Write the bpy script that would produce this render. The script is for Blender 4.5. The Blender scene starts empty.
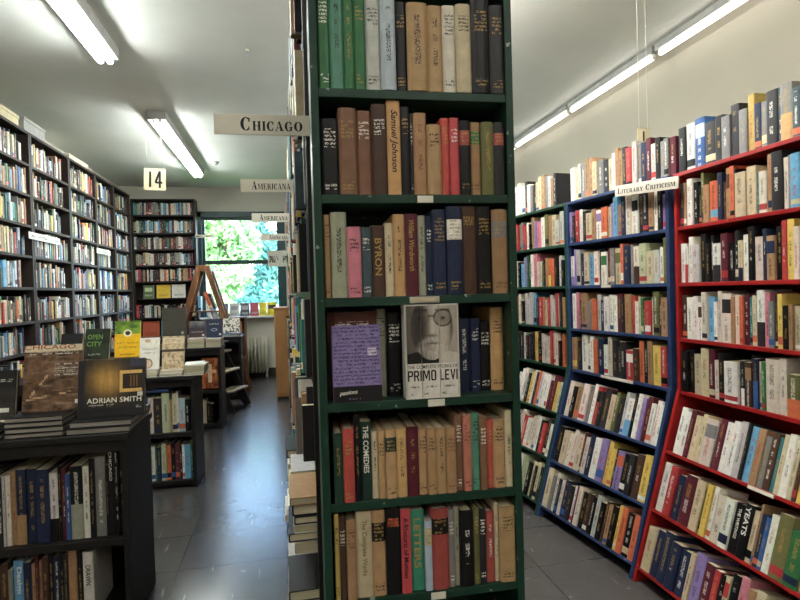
import bpy, math, random
from mathutils import Matrix, Vector
C = bpy.context.scene.collection
rnd = random.Random(7)
R = math.radians

# ------------------------------------------------------------------ colours
def lin(h):
    o = []
    for i in (0, 2, 4):
        c = int(h[i:i + 2], 16) / 255
        o.append(c / 12.92 if c <= .04045 else ((c + .055) / 1.055) ** 2.4)
    return tuple(o)
PAL = dict(k='141315', d='2c2a2d', w='dedace', c='c6b68e', t='a57c50', b='4d3426', r='b8282a', m='5e1c2c', o='d4602a', y='dcb834',
           g='286f3c', G='1e3c2e', h='4a8c70', e='6a6a36', n='212b48', u='2a5a9c', s='5aa0c8', q='aabac8', l='b6b4ae', a='7a7876',
           p='cc7486', v='8874b0', z='2a7876', i='d2c4b2', f='aeb68c', j='cc9c58', x='a8453c', F='96967e', Z='3c5056', R='c4463a', P='c8785e', T='b58e5a', A='80583c', B='6a3428', Y='b8963c', C='c23c46', Q='1f8468')
NAMES = dict(k='black', d='charcoal', w='white', c='cream', t='tan', b='brown', r='red', m='maroon', o='orange', y='yellow',
             g='green', G='dark green', h='sea green', e='olive', n='navy', u='blue', s='light blue', q='pale blue', l='light grey',
             a='grey', p='pink', v='lavender', z='teal', i='ivory', f='pale green', j='golden tan', x='brick red', F='sage grey', Z='dark teal', R='orange red', P='salmon', T='light tan', A='grey brown', B='red brown', Y='mustard', C='coral red', Q='emerald green')
def muted(c, k=.82):
    g = .3 * c[0] + .59 * c[1] + .11 * c[2]
    return tuple(g + (x - g) * k for x in c)
LIN = {k: muted(lin(v)) for k, v in PAL.items()}
DARK = set('kdbmGnguezraxZABQCR')
GOLD = lin('a88a50'); INKD = lin('26221f'); INKW = lin('e4e0d4'); INKR = lin('a03028')
PAPER = lin('d6c9a8'); GREYPAPER = lin('a8a49a')
ORD = ['first', 'second', 'third', 'fourth', 'fifth', 'sixth', 'seventh', 'eighth', 'ninth', 'tenth', 'eleventh', 'twelfth', 'thirteenth',
       'fourteenth', 'fifteenth', 'sixteenth', 'seventeenth', 'eighteenth', 'nineteenth', 'twentieth'] + \
      ['twenty-' + x for x in ('first', 'second', 'third', 'fourth', 'fifth', 'sixth', 'seventh', 'eighth', 'ninth')] + ['thirtieth'] + \
      ['thirty-' + x for x in ('first', 'second', 'third', 'fourth', 'fifth', 'sixth', 'seventh', 'eighth', 'ninth')]

# ------------------------------------------------------------------ materials
def newmat(name):
    m = bpy.data.materials.new(name); m.use_nodes = True
    nt = m.node_tree; b = nt.nodes['Principled BSDF']
    return m, nt, b
def N(nt, t, **k):
    n = nt.nodes.new(t)
    for a, v in k.items(): setattr(n, a, v)
    return n
def math_node(nt, op, a, b=None, c=None):
    n = N(nt, 'ShaderNodeMath', operation=op)
    for i, x in enumerate((a, b, c)):
        if x is None: continue
        if isinstance(x, (int, float)): n.inputs[i].default_value = x
        else: nt.links.new(x, n.inputs[i])
    return n.outputs[0]
def mixcol(nt, fac, a, b):
    n = N(nt, 'ShaderNodeMix', data_type='RGBA')
    for s, x in ((n.inputs[0], fac), (n.inputs[6], a), (n.inputs[7], b)):
        if isinstance(x, (int, float)): s.default_value = x
        elif isinstance(x, tuple): s.default_value = (*x, 1) if len(x) == 3 else x
        else: nt.links.new(x, s)
    return n.outputs[2]

def cover_material(name, rough):
    m, nt, b = newmat(name)
    col = N(nt, 'ShaderNodeAttribute', attribute_name='col')
    ink = N(nt, 'ShaderNodeAttribute', attribute_name='ink')
    uv = N(nt, 'ShaderNodeUVMap', uv_map='UVMap')
    sep = N(nt, 'ShaderNodeSeparateXYZ'); nt.links.new(uv.outputs[0], sep.inputs[0])
    u, v = sep.outputs[0], sep.outputs[1]
    def cells(du, dv, thr):
        cx = N(nt, 'ShaderNodeCombineXYZ')
        nt.links.new(math_node(nt, 'FLOOR', math_node(nt, 'DIVIDE', u, du)), cx.inputs[0])
        nt.links.new(math_node(nt, 'FLOOR', math_node(nt, 'DIVIDE', v, dv)), cx.inputs[1])
        w = N(nt, 'ShaderNodeTexWhiteNoise', noise_dimensions='2D'); nt.links.new(cx.outputs[0], w.inputs[0])
        return math_node(nt, 'GREATER_THAN', w.outputs[0], thr)
    vert = math_node(nt, 'MULTIPLY', cells(.0019, .0021, .5), cells(10., .016, .22))
    line = math_node(nt, 'LESS_THAN', math_node(nt, 'FRACT', math_node(nt, 'DIVIDE', v, .0085)), .6)
    horz = math_node(nt, 'MULTIPLY', math_node(nt, 'MULTIPLY', cells(.0022, .0017, .4), line), cells(.011, .0085, .15))
    a = ink.outputs['Alpha']
    isv = math_node(nt, 'GREATER_THAN', a, .6)
    ish = math_node(nt, 'MULTIPLY', math_node(nt, 'GREATER_THAN', a, .2), math_node(nt, 'LESS_THAN', a, .6))
    mask = math_node(nt, 'MULTIPLY', math_node(nt, 'ADD', math_node(nt, 'MULTIPLY', isv, vert), math_node(nt, 'MULTIPLY', ish, horz)), .8)
    c = mixcol(nt, mask, col.outputs['Color'], ink.outputs['Color'])
    tc = N(nt, 'ShaderNodeTexCoord'); nz = N(nt, 'ShaderNodeTexNoise'); nz.inputs['Scale'].default_value = 60; nz.inputs['Detail'].default_value = 4
    nt.links.new(tc.outputs['Object'], nz.inputs['Vector'])
    mr = N(nt, 'ShaderNodeMapRange'); mr.inputs[1].default_value = .3; mr.inputs[2].default_value = .7; mr.inputs[3].default_value = .86; mr.inputs[4].default_value = 1.08
    nt.links.new(nz.outputs[0], mr.inputs[0])
    hs = N(nt, 'ShaderNodeHueSaturation'); nt.links.new(c, hs.inputs['Color']); nt.links.new(mr.outputs[0], hs.inputs['Value'])
    nt.links.new(hs.outputs[0], b.inputs['Base Color'])
    b.inputs['Roughness'].default_value = rough; b.inputs['Specular IOR Level'].default_value = .28
    return m
M_COVER = cover_material('book_cover', .42)
M_ART = cover_material('glossy_jacket', .3)
def paper_material():
    m, nt, b = newmat('page_edges')
    col = N(nt, 'ShaderNodeAttribute', attribute_name='col')
    tc = N(nt, 'ShaderNodeTexCoord'); mp = N(nt, 'ShaderNodeMapping'); mp.inputs['Scale'].default_value = (900, 6, 6)
    nt.links.new(tc.outputs['Object'], mp.inputs[0])
    nz = N(nt, 'ShaderNodeTexNoise'); nz.inputs['Scale'].default_value = 1.; nt.links.new(mp.outputs[0], nz.inputs['Vector'])
    mr = N(nt, 'ShaderNodeMapRange'); mr.inputs[1].default_value = .35; mr.inputs[2].default_value = .65; mr.inputs[3].default_value = .75; mr.inputs[4].default_value = 1.05
    nt.links.new(nz.outputs[0], mr.inputs[0])
    hs = N(nt, 'ShaderNodeHueSaturation'); nt.links.new(col.outputs[0], hs.inputs['Color']); nt.links.new(mr.outputs[0], hs.inputs['Value'])
    nt.links.new(hs.outputs[0], b.inputs['Base Color']); b.inputs['Roughness'].default_value = .8
    return m
M_PAGE = paper_material()
def paint(name, hexc, rough=.5, worn=None, amount=.62, scale=14, metal=0, stretch=(1, 1, 1), var=.15):
    m, nt, b = newmat(name)
    tc = N(nt, 'ShaderNodeTexCoord'); mp = N(nt, 'ShaderNodeMapping'); mp.inputs['Scale'].default_value = stretch
    nt.links.new(tc.outputs['Object'], mp.inputs[0])
    nz = N(nt, 'ShaderNodeTexNoise'); nz.inputs['Scale'].default_value = scale; nz.inputs['Detail'].default_value = 8; nz.inputs['Roughness'].default_value = .65
    nt.links.new(mp.outputs[0], nz.inputs['Vector'])
    base = lin(hexc)
    cr = N(nt, 'ShaderNodeMapRange'); cr.inputs[1].default_value = .3; cr.inputs[2].default_value = .7; cr.inputs[3].default_value = 1 - var; cr.inputs[4].default_value = 1 + var
    nt.links.new(nz.outputs[0], cr.inputs[0])
    hs = N(nt, 'ShaderNodeHueSaturation'); hs.inputs['Color'].default_value = (*base, 1); nt.links.new(cr.outputs[0], hs.inputs['Value'])
    out = hs.outputs[0]
    if worn:
        wr = N(nt, 'ShaderNodeMapRange'); wr.inputs[1].default_value = amount; wr.inputs[2].default_value = amount + .05
        n2 = N(nt, 'ShaderNodeTexNoise'); n2.inputs['Scale'].default_value = scale * 3; n2.inputs['Detail'].default_value = 6
        nt.links.new(mp.outputs[0], n2.inputs['Vector']); nt.links.new(n2.outputs[0], wr.inputs[0])
        out = mixcol(nt, wr.outputs[0], out, lin(worn))
    nt.links.new(out, b.inputs['Base Color'])
    b.inputs['Roughness'].default_value = rough; b.inputs['Metallic'].default_value = metal; b.inputs['Specular IOR Level'].default_value = .32
    return m
GREEN = paint('worn_green_paint', '18372a', .45, '8a978a', .66)
DGREEN = paint('dark_green_paint', '1c4230', .45, '88998a', .7)
BLUE = paint('blue_paint', '2c3f66', .4, '8090b0', .7)
RED = paint('red_paint', '96201f', .35, 'd08078', .7)
DARKWOOD = paint('dark_stained_wood', '2a211d', .62, '4a3c34', .7, 9, 0, (1, 1, .15))
BLACKWOOD = paint('black_stained_wood', '1e1a19', .5, '3c3430', .72, 9, 0, (1, 1, .15))
BROWNWOOD = paint('brown_wood', '6b4327', .45, '8a5c38', .6, 9, 0, (1, 1, .12), .25)
TANWOOD = paint('tan_wood', 'a87a4c', .5, None, .6, 9, 0, (1, 1, .12), .2)
LIGHTWOOD = paint('pale_wood', 'b8ac98', .5)
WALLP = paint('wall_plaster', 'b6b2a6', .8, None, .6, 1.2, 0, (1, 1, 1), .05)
CEILP = paint('ceiling_plaster', 'e3e4de', .75, None, .6, 1.0, 0, (1, 1, 1), .06)
WHITEP = paint('white_paint', 'dcdcd6', .4)
GREYP = paint('grey_enamel', '9a9a96', .35)
WINDOWP = paint('dark_teal_paint', '1f3a3c', .4)
RADP = paint('radiator_paint', 'b9b2a0', .4)
SIGNP = paint('sign_board', 'd8d2c2', .45, None, .6, 20, 0, (1, 1, 1), .04)
SIGNINK = paint('sign_lettering', '1c1a1a', .5)
CARDP = paint('yellowed_card', 'cbbf9e', .7)
METAL = paint('dull_metal', 'b8b0a0', .35, None, .6, 20, .9)
STRING = paint('cotton_string', 'd8d4c8', .8)

def tube_mat(strength, name='lit_fluorescent_tube', col=(1., .97, .9)):
    m, nt, b = newmat(name)
    b.inputs['Base Color'].default_value = (.9, .9, .9, 1)
    b.inputs['Emission Color'].default_value = (*col, 1)
    b.inputs['Emission Strength'].default_value = strength
    return m
TUBE = tube_mat(17., col=(.93, 1., .97)); TUBE_ADDED = tube_mat(8.5, 'added_lamp_tube'); TUBE_SOFT = tube_mat(1.4, 'lit_soft_tube'); TUBE_AISLE_ADDED = tube_mat(19., 'added_aisle_tube')  # the bright and aisle tubes belong to lamps added out of view

def floor_mat():
    m, nt, b = newmat('vinyl_tile_floor')
    tc = N(nt, 'ShaderNodeTexCoord')
    br = N(nt, 'ShaderNodeTexBrick'); br.offset = 0; br.inputs['Scale'].default_value = 1
    br.inputs['Brick Width'].default_value = .56; br.inputs['Row Height'].default_value = .40
    br.inputs['Mortar Size'].default_value = .004; br.inputs['Mortar Smooth'].default_value = .3
    br.inputs['Color1'].default_value = (*lin('444141'), 1); br.inputs['Color2'].default_value = (*lin('4b4846'), 1); br.inputs['Mortar'].default_value = (*lin('2c2a2a'), 1)
    nt.links.new(tc.outputs['Object'], br.inputs['Vector'])
    nz = N(nt, 'ShaderNodeTexNoise'); nz.inputs['Scale'].default_value = 9; nz.inputs['Detail'].default_value = 10; nz.inputs['Roughness'].default_value = .7
    nt.links.new(tc.outputs['Object'], nz.inputs['Vector'])
    mr = N(nt, 'ShaderNodeMapRange'); mr.inputs[1].default_value = .3; mr.inputs[2].default_value = .7; mr.inputs[3].default_value = .88; mr.inputs[4].default_value = 1.1
    nt.links.new(nz.outputs[0], mr.inputs[0])
    hs = N(nt, 'ShaderNodeHueSaturation'); nt.links.new(br.outputs[0], hs.inputs['Color']); nt.links.new(mr.outputs[0], hs.inputs['Value'])
    mp = N(nt, 'ShaderNodeMapping'); mp.inputs['Rotation'].default_value = (0, 0, .6); mp.inputs['Scale'].default_value = (14, 1.6, 1)
    nt.links.new(tc.outputs['Object'], mp.inputs[0])
    n2 = N(nt, 'ShaderNodeTexNoise'); n2.inputs['Scale'].default_value = 3.; n2.inputs['Detail'].default_value = 6; nt.links.new(mp.outputs[0], n2.inputs['Vector'])
    sc = N(nt, 'ShaderNodeMapRange'); sc.inputs[1].default_value = .66; sc.inputs[2].default_value = .74; sc.inputs[4].default_value = .35; nt.links.new(n2.outputs[0], sc.inputs[0])
    c = mixcol(nt, sc.outputs[0], hs.outputs[0], lin('a8a6a2'))
    nt.links.new(c, b.inputs['Base Color'])
    rr = N(nt, 'ShaderNodeMapRange'); rr.inputs[1].default_value = .3; rr.inputs[2].default_value = .7; rr.inputs[3].default_value = .22; rr.inputs[4].default_value = .28
    nt.links.new(nz.outputs[0], rr.inputs[0]); nt.links.new(rr.outputs[0], b.inputs['Roughness'])
    return m
FLOORM = floor_mat()
def glass_mat():
    m = bpy.data.materials.new('window_glass'); m.use_nodes = True; nt = m.node_tree; nt.nodes.clear()
    o = N(nt, 'ShaderNodeOutputMaterial'); t = N(nt, 'ShaderNodeBsdfTransparent'); g = N(nt, 'ShaderNodeBsdfGlossy'); mx = N(nt, 'ShaderNodeMixShader')
    t.inputs[0].default_value = (.95, .97, .97, 1); g.inputs['Roughness'].default_value = .02; mx.inputs[0].default_value = .06
    nt.links.new(t.outputs[0], mx.inputs[1]); nt.links.new(g.outputs[0], mx.inputs[2]); nt.links.new(mx.outputs[0], o.inputs[0])
    return m
GLASS = glass_mat()

# ------------------------------------------------------------------ mesh building
class MB:
    """collects faces (each with colour, ink, uv) and links them as ONE mesh object"""
    def __init__(s): s.v = []; s.f = []; s.c = []; s.k = []; s.uv = []; s.m = []; s.sm = []
    def face(s, pts, col=(.5, .5, .5), ink=(0, 0, 0, 0), uv=None, mat=0, smooth=False):
        n = len(s.v); s.v.extend(tuple(p) for p in pts); s.f.append(tuple(range(n, n + len(pts))))
        s.c.append(col); s.k.append(ink); s.uv.append(uv or [(0, 0)] * len(pts)); s.m.append(mat); s.sm.append(smooth)
    def box(s, a, b, col=(.5, .5, .5), mat=0, M=None):
        x0, y0, z0 = a; x1, y1, z1 = b
        P = [Vector(p) for p in ((x0, y0, z0), (x1, y0, z0), (x1, y1, z0), (x0, y1, z0), (x0, y0, z1), (x1, y0, z1), (x1, y1, z1), (x0, y1, z1))]
        if M: P = [M @ p for p in P]
        for q in ((0, 1, 5, 4), (1, 2, 6, 5), (2, 3, 7, 6), (3, 0, 4, 7), (4, 5, 6, 7), (3, 2, 1, 0)): s.face([P[i] for i in q], col, mat=mat)
    def prism(s, prof, x0, x1, M=None, mat=0):
        """profile of (y, z) points extruded along x"""
        A = [Vector((x0, y, z)) for y, z in prof]; B = [Vector((x1, y, z)) for y, z in prof]
        if M: A = [M @ p for p in A]; B = [M @ p for p in B]
        n = len(prof)
        s.face(A[::-1], mat=mat); s.face(B, mat=mat)
        for i in range(n): j = (i + 1) % n; s.face([A[i], A[j], B[j], B[i]], mat=mat)
    def tube(s, a, b, r0, r1=None, n=12, caps=True, mat=0):
        a = Vector(a); b = Vector(b); r1 = r0 if r1 is None else r1
        d = (b - a).normalized(); u = d.orthogonal().normalized(); w = d.cross(u)
        A = [a + (u * math.cos(t) + w * math.sin(t)) * r0 for t in (2 * math.pi * i / n for i in range(n))]
        B = [b + (u * math.cos(t) + w * math.sin(t)) * r1 for t in (2 * math.pi * i / n for i in range(n))]
        for i in range(n): j = (i + 1) % n; s.face([A[i], A[j], B[j], B[i]], mat=mat, smooth=True)
        if caps: s.face(A[::-1], mat=mat); s.face(B, mat=mat)
    def beam(s, a, b, w, h, up=(0, 0, 1), mat=0):
        """rectangular bar from a to b: w wide, h along up"""
        a = Vector(a); b = Vector(b); d = (b - a).normalized(); up = Vector(up); sd = d.cross(up).normalized(); up = sd.cross(d).normalized()
        P = []
        for p in (a, b):
            for i, j in ((-1, -1), (1, -1), (1, 1), (-1, 1)): P.append(p + sd * (w / 2 * i) + up * (h / 2 * j))
        for q in ((3, 2, 1, 0), (4, 5, 6, 7), (0, 1, 5, 4), (1, 2, 6, 5), (2, 3, 7, 6), (3, 0, 4, 7)): s.face([P[i] for i in q], mat=mat)
    def build(s, name, mats, parent=None, attrs=False, bevel=0, merge=True):
        me = bpy.data.meshes.new(name)
        if merge:
            key = {}; vs = []; fs = []
            for f in s.f:
                g = []
                for i in f:
                    k = tuple(round(x, 5) for x in s.v[i])
                    if k not in key: key[k] = len(vs); vs.append(s.v[i])
                    g.append(key[k])
                fs.append(g)
        else: vs, fs = s.v, s.f
        me.from_pydata(vs, [], fs)
        if len(me.polygons) == len(fs):
            me.polygons.foreach_set('material_index', s.m)
            me.polygons.foreach_set('use_smooth', s.sm)
        for m in (mats if isinstance(mats, (list, tuple)) else [mats]): me.materials.append(m)
        if attrs:
            ca = me.attributes.new('col', 'FLOAT_COLOR', 'CORNER'); ia = me.attributes.new('ink', 'FLOAT_COLOR', 'CORNER')
            uvl = me.uv_layers.new(name='UVMap')
            cc = []; kk = []; uu = []
            for f, c, k, u in zip(fs, s.c, s.k, s.uv):
                cc.extend((*c, 1.) * len(f)); kk.extend(tuple(k) * len(f))
                for q in u: uu.extend(q)
            me.attributes['col'].data.foreach_set('color', cc); me.attributes['ink'].data.foreach_set('color', kk)
            me.uv_layers['UVMap'].data.foreach_set('uv', uu)
        me.update()
        o = bpy.data.objects.new(name, me); C.objects.link(o)
        if parent: o.parent = parent
        if bevel:
            b = o.modifiers.new('edge', 'BEVEL'); b.width = bevel; b.segments = 2; b.limit_method = 'ANGLE'
        return o
def tag(o, label=None, cat=None, group=None, kind=None):
    if label: o['label'] = label
    if cat: o['category'] = cat
    if group: o['group'] = group
    if kind: o['kind'] = kind
    return o
def empty(name, M, label=None, cat=None, group=None):
    o = bpy.data.objects.new(name, None); C.objects.link(o); o.empty_display_size = .05
    o.matrix_world = M if isinstance(M, Matrix) else Matrix.Translation(M)
    return tag(o, label, cat, group)
def part(mb, name, mat, parent, bevel=0, label=None, attrs=False):
    o = mb.build(name, mat, parent, attrs, bevel)
    if label: o['label'] = label
    return o
def frame(o, U, V):
    U = Vector(U).normalized(); V = Vector(V).normalized(); W = U.cross(V)
    M = Matrix.Identity(4)
    for i in range(3): M[i][0], M[i][1], M[i][2], M[i][3] = U[i], V[i], W[i], o[i]
    return M
def copy_tree(o, parent=None):
    c = o.copy(); C.objects.link(c)
    if parent: c.parent = parent
    for ch in list(o.children): copy_tree(ch, c)
    return c

# ------------------------------------------------------------------ lettering
_tx = {}
def text_tris(s, bold=.02):
    """the default vector font turned into triangles in a unit box"""
    if s not in _tx:
        cu = bpy.data.curves.new('t', 'FONT'); cu.body = s; cu.resolution_u = 3; cu.offset = bold; cu.shear = .3 if s in ('Samuel Johnson', 'William Wordsworth', 'passions') else 0.
        ob = bpy.data.objects.new('t', cu); C.objects.link(ob)
        bpy.context.view_layer.update()
        me = ob.evaluated_get(bpy.context.evaluated_depsgraph_get()).to_mesh()
        me.calc_loop_triangles()
        vs = [v.co.copy() for v in me.vertices]; ts = [tuple(t.vertices) for t in me.loop_triangles]
        x0 = min(v.x for v in vs); x1 = max(v.x for v in vs); y0 = min(v.y for v in vs); y1 = max(v.y for v in vs)
        _tx[s] = [[((vs[i].x - x0) / (x1 - x0), (vs[i].y - y0) / (y1 - y0)) for i in t] for t in ts]
        bpy.data.objects.remove(ob); bpy.data.curves.remove(cu)
    return _tx[s]
def rectp(x0, y0, x1, y1): return [(x0, y0), (x1, y0), (x1, y1), (x0, y1)]
def ringp(cx, cy, ro, ri, a0, a1, n=18, sh=0):
    out = []
    for i in range(n):
        t0 = R(a0 + (a1 - a0) * i / n); t1 = R(a0 + (a1 - a0) * (i + 1) / n)
        out.append([(cx + ro[0] * math.cos(t0), cy + ro[1] * math.sin(t0)), (cx + ro[0] * math.cos(t1), cy + ro[1] * math.sin(t1)),
                    (cx + sh + ri[0] * math.cos(t1), cy + ri[1] * math.sin(t1)), (cx + sh + ri[0] * math.cos(t0), cy + ri[1] * math.sin(t0))])
    return out
H_ = .07
def stem(x, w=.2, a=0., b=1.): return [rectp(x, a, x + w, b), rectp(x - .06, a, x + w + .06, a + H_), rectp(x - .06, b - H_, x + w + .06, b)]
GLYPH = {  # fat-face roman capitals, unit height: polygons and advance
    'C': (ringp(.42, .5, (.42, .52), (.17, .45), 48, 312, 22) + [rectp(.6, .66, .72, .96), rectp(.6, .06, .68, .3)], .84),
    'G': (ringp(.42, .5, (.42, .52), (.17, .45), 48, 312, 22) + [rectp(.6, .66, .72, .96)] + [rectp(.58, .05, .78, .45), rectp(.5, .4, .86, .47)], .94),
    'O': (ringp(.45, .5, (.45, .52), (.18, .46), 0, 360, 28), .94),
    'I': (stem(.08, .24), .44),
    'H': (stem(.08, .23) + stem(.6, .23) + [rectp(.2, .47, .7, .54)], .95),
    'A': ([[(.06, 0), (.12, 0), (.42, 1.), (.36, 1.)], [(.56, 0), (.84, 0), (.5, 1.02), (.34, 1.02)], rectp(.16, .3, .68, .37), rectp(0, 0, .22, H_), rectp(.5, 0, .92, H_)], .95),
    'M': (stem(.08, .09) + stem(.86, .23) + [[(.1, 1), (.34, 1), (.58, .0), (.5, .0)], [(.5, 0), (.58, 0), (.92, 1), (.84, 1)]], 1.2),
    'N': (stem(.08, .08) + stem(.74, .08) + [[(.08, 1), (.34, 1), (.82, 0), (.6, 0)]], .94),
    'R': (stem(.08, .23) + ringp(.42, .74, (.32, .26), (.1, .19), -90, 90, 12) + [rectp(.25, .93, .45, 1.), rectp(.25, .48, .45, .55), [(.4, .5), (.62, .5), (.9, 0), (.62, 0)]], .94),
    'E': (stem(.08, .23) + [rectp(.2, 0, .74, H_), rectp(.2, .93, .72, 1.), rectp(.2, .47, .56, .54), rectp(.68, 0, .76, .28), rectp(.66, .74, .73, 1.), rectp(.52, .36, .58, .64)], .84),
    'L': (stem(.08, .23) + [rectp(.2, 0, .74, H_), rectp(.66, 0, .74, .32)], .82),
    'T': (stem(.3, .23) + [rectp(.02, .93, .82, 1.), rectp(.02, .7, .09, 1.), rectp(.75, .7, .82, 1.)], .86),
    'Y': ([[(.0, 1), (.28, 1), (.54, .46), (.36, .4)], [(.72, 1), (.8, 1), (.54, .44), (.46, .44)], rectp(.34, 0, .56, .48), rectp(.26, 0, .64, H_), rectp(-.04, .93, .34, 1), rectp(.62, .93, .9, 1)], .88),
    'S': (ringp(.38, .73, (.32, .28), (.13, .22), 30, 250, 14) + ringp(.38, .28, (.34, .29), (.13, .22), -150, 95, 14) + [[(.2, .62), (.36, .44), (.6, .4), (.44, .6)], rectp(.6, .7, .68, .98), rectp(.06, .02, .14, .3)], .78),
    ' ': ([], .5)}
def serif(words):
    """polygons for words in small capitals: first letter of each word full height"""
    x = 0; out = []
    for w in words.split(' '):
        for i, ch in enumerate(w):
            polys, adv = GLYPH[ch]; s = 1. if i == 0 else .72
            for p in polys: out.append([(x + px * s, py * s) for px, py in p])
            x += (adv + .06) * s
        x += .45
    wd = x - .45
    return [[(px / wd, py) for px, py in p] for p in out], wd

# ------------------------------------------------------------------ books
BOOKS = []      # every book of the shop is written down here first; the 300 largest in view become objects
def jit(c, r, a=.1):
    k = 1 + r.uniform(-a, a)
    return tuple(min(1, max(0, x * k * (1 + r.uniform(-.04, .04)))) for x in c)
def decorate(r, code, h, t, old):
    """bands [(v0, v1, colour, ink)] along the spine"""
    base = jit(LIN[code[0]], r)
    dark = code[0] in DARK
    ink = (GOLD if r.random() < .55 else INKW) if dark else (INKD if r.random() < .75 else INKR)
    if not dark and old: ink = lin('6a4a2c') if code[0] in 't' else INKD
    bands = []
    second = jit(LIN[code[1]], r) if len(code) > 1 else None
    no = (0, 0, 0, 0)
    if old:
        a = r.uniform(.62, .7); b = r.uniform(.84, .9)
        blk = second if second else base
        bands = [(0, .06, base, no), (.06, .15, base, (*ink, .4) if r.random() < .7 else no), (.15, a, base, no), (a, b, blk, (*(ink if second is None else GOLD), .4)), (b, 1, base, no)]
        if second is None and r.random() < .3: bands = [(0, .3, base, no), (.3, .86, base, (*ink, 1.)), (.86, 1, base, no)]
    else:
        k = r.random()
        if second:
            if k < .45: cut = r.uniform(.3, .6); bands = [(0, cut, second, no), (cut, .92, base, (*ink, 1.)), (.92, 1, base, no)]
            elif k < .75: bands = [(0, .6, base, (*ink, 1.)), (.6, .88, second, no), (.88, 1, base, no)]
            else: bands = [(0, .1, base, no), (.1, .28, second, no), (.28, .9, base, (*ink, 1.)), (.9, 1, base, no)]
        else:
            v0 = r.uniform(.16, .34); v1 = r.uniform(.7, .93)
            sub = r.random()
            bands = [(0, v0, base, no)]
            if sub < .3:
                z0 = v0 * .25; z1 = v0 * .7; blk = jit(LIN[r.choice('kwrnuoc')], r)
                bands = [(0, z0, base, no), (z0, z1, blk, no), (z1, v0, base, no)]
            if sub > .72:
                mid = r.uniform(.45, .6)
                bands += [(v0, mid, base, (*ink, 1.)), (mid, mid + .04, base, no), (mid + .04, v1, base, (*(INKR if not dark else GOLD), 1.)), (v1, 1, base, no)]
            else: bands += [(v0, v1, base, (*ink, 1.)), (v1, 1, base, no)]
    return base, bands
def add_book(M, t, h, d, code, label, old=False, hard=None, vis=1., group=None, art=None, bands=None, kind='spine', page=None, spine_text=None, seed=None, force=False, gloss=False):
    r = random.Random(seed if seed is not None else len(BOOKS) * 13 + 5)
    base, bd = decorate(r, code, h, t, old)
    if bands is not None: bd = bands
    if spine_text: bd = [(0, 1, base, (0, 0, 0, 0))]
    if hard is None: hard = old or r.random() < .45
    BOOKS.append(dict(M=M, t=t, h=h, d=d, base=base, bands=bd, hard=hard, label=label, vis=vis, group=group, art=art, kind=kind,
                      page=page or jit(PAPER, r, .15), st=spine_text, off=r.uniform(0, 40), force=force, old=old, gloss=gloss))
    return BOOKS[-1]
def emit(bk, cov, pag, M, pm, simple=False):
    t, h, d = bk['t'], bk['h'], bk['d']; base = bk['base']
    bt = min(.0032 if bk['hard'] else .0008, t * .2); oh = .003 if bk['hard'] else .0004
    bul = min(.006, t * (.16 if bk['old'] else .08))
    P = lambda x, y, z: M @ Vector((x, y, z))
    us = [0, t * .16, t * .35, t * .65, t * .84, t]; ys = [0, -bul * .8, -bul, -bul, -bul * .8, 0]
    off = bk['off']
    for v0, v1, c, ink in bk['bands']:
        for i in range(5):
            k = ink if (i == 2 or (i in (1, 3) and ink[3] < .6)) else (0, 0, 0, 0)
            cc = c
            x0, x1, y0, y1 = us[i], us[i + 1], ys[i], ys[i + 1]
            z0, z1 = v0 * h, v1 * h
            cov.face([P(x0, y0, z0), P(x1, y1, z0), P(x1, y1, z1), P(x0, y0, z1)], cc, k, [(x0 + off, z0 + off), (x1 + off, z0 + off), (x1 + off, z1 + off), (x0 + off, z1 + off)])
    q = lambda *pts: cov.face([P(*p) for p in pts], base)
    q((0, d, 0), (0, 0, 0), (0, 0, h), (0, d, h)); q((t, 0, 0), (t, d, 0), (t, d, h), (t, 0, h))
    if simple:
        pag.face([P(bt, 0, h - oh), P(t - bt, 0, h - oh), P(t - bt, d, h - oh), P(bt, d, h - oh)], bk['page'], mat=pm)
        return
    path_o = [(0, d), (0, 0), (t * .16, -bul), (t * .84, -bul), (t, 0), (t, d)]
    path_i = [(bt, d), (bt, bt), (t * .3, bt * .6), (t * .7, bt * .6), (t - bt, bt), (t - bt, d)]
    for i in range(5):
        a, b, c, e = path_o[i], path_o[i + 1], path_i[i + 1], path_i[i]
        q((*a, h), (*b, h), (*c, h), (*e, h)); q((*e, 0), (*c, 0), (*b, 0), (*a, 0))
        q((*e, 0), (*e, h), (*c, h), (*c, 0))
    q((0, d, 0), (0, d, h), (bt, d, h), (bt, d, 0)); q((t - bt, d, 0), (t - bt, d, h), (t, d, h), (t, d, 0))
    e = .0002
    pag.box((bt + e, bt * .6 + e, oh), (t - bt - e, d - oh, h - oh), bk['page'], pm, M)
def emit_art(bk, cov, M):
    """prints on the front board (x = t side), a in 0..1 along the width, b in 0..1 up"""
    t, h, d = bk['t'], bk['h'], bk['d']; off = bk['off']; lay = [0]
    def poly(pts, col, ink=(0, 0, 0, 0), e=None):
        lay[0] += 1; x = t + (.0004 + .00012 * lay[0] if e is None else e)
        cov.face([M @ Vector((x, a * d, b * h)) for a, b in pts], col, ink, [(a * d + off, b * h + off) for a, b in pts])
    def grid(x0, y0, x1, y1, nx, ny, fn):
        lay[0] += 1; x = t + .0004 + .00012 * lay[0]
        for i in range(nx):
            for j in range(ny):
                a0, a1 = x0 + (x1 - x0) * i / nx, x0 + (x1 - x0) * (i + 1) / nx; b0, b1 = y0 + (y1 - y0) * j / ny, y0 + (y1 - y0) * (j + 1) / ny
                cov.face([M @ Vector((x, a * d, b * h)) for a, b in ((a0, b0), (a1, b0), (a1, b1), (a0, b1))], fn((i + .5) / nx, (j + .5) / ny))
    def text(s, x0, y0, x1, y1, col):
        lay[0] += 1
        for tri in text_tris(s): poly([(x0 + (x1 - x0) * px, y0 + (y1 - y0) * py) for px, py in tri], col, e=t + .0004 + .00012 * lay[0])
    bk['art'](poly, grid, text)
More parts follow.
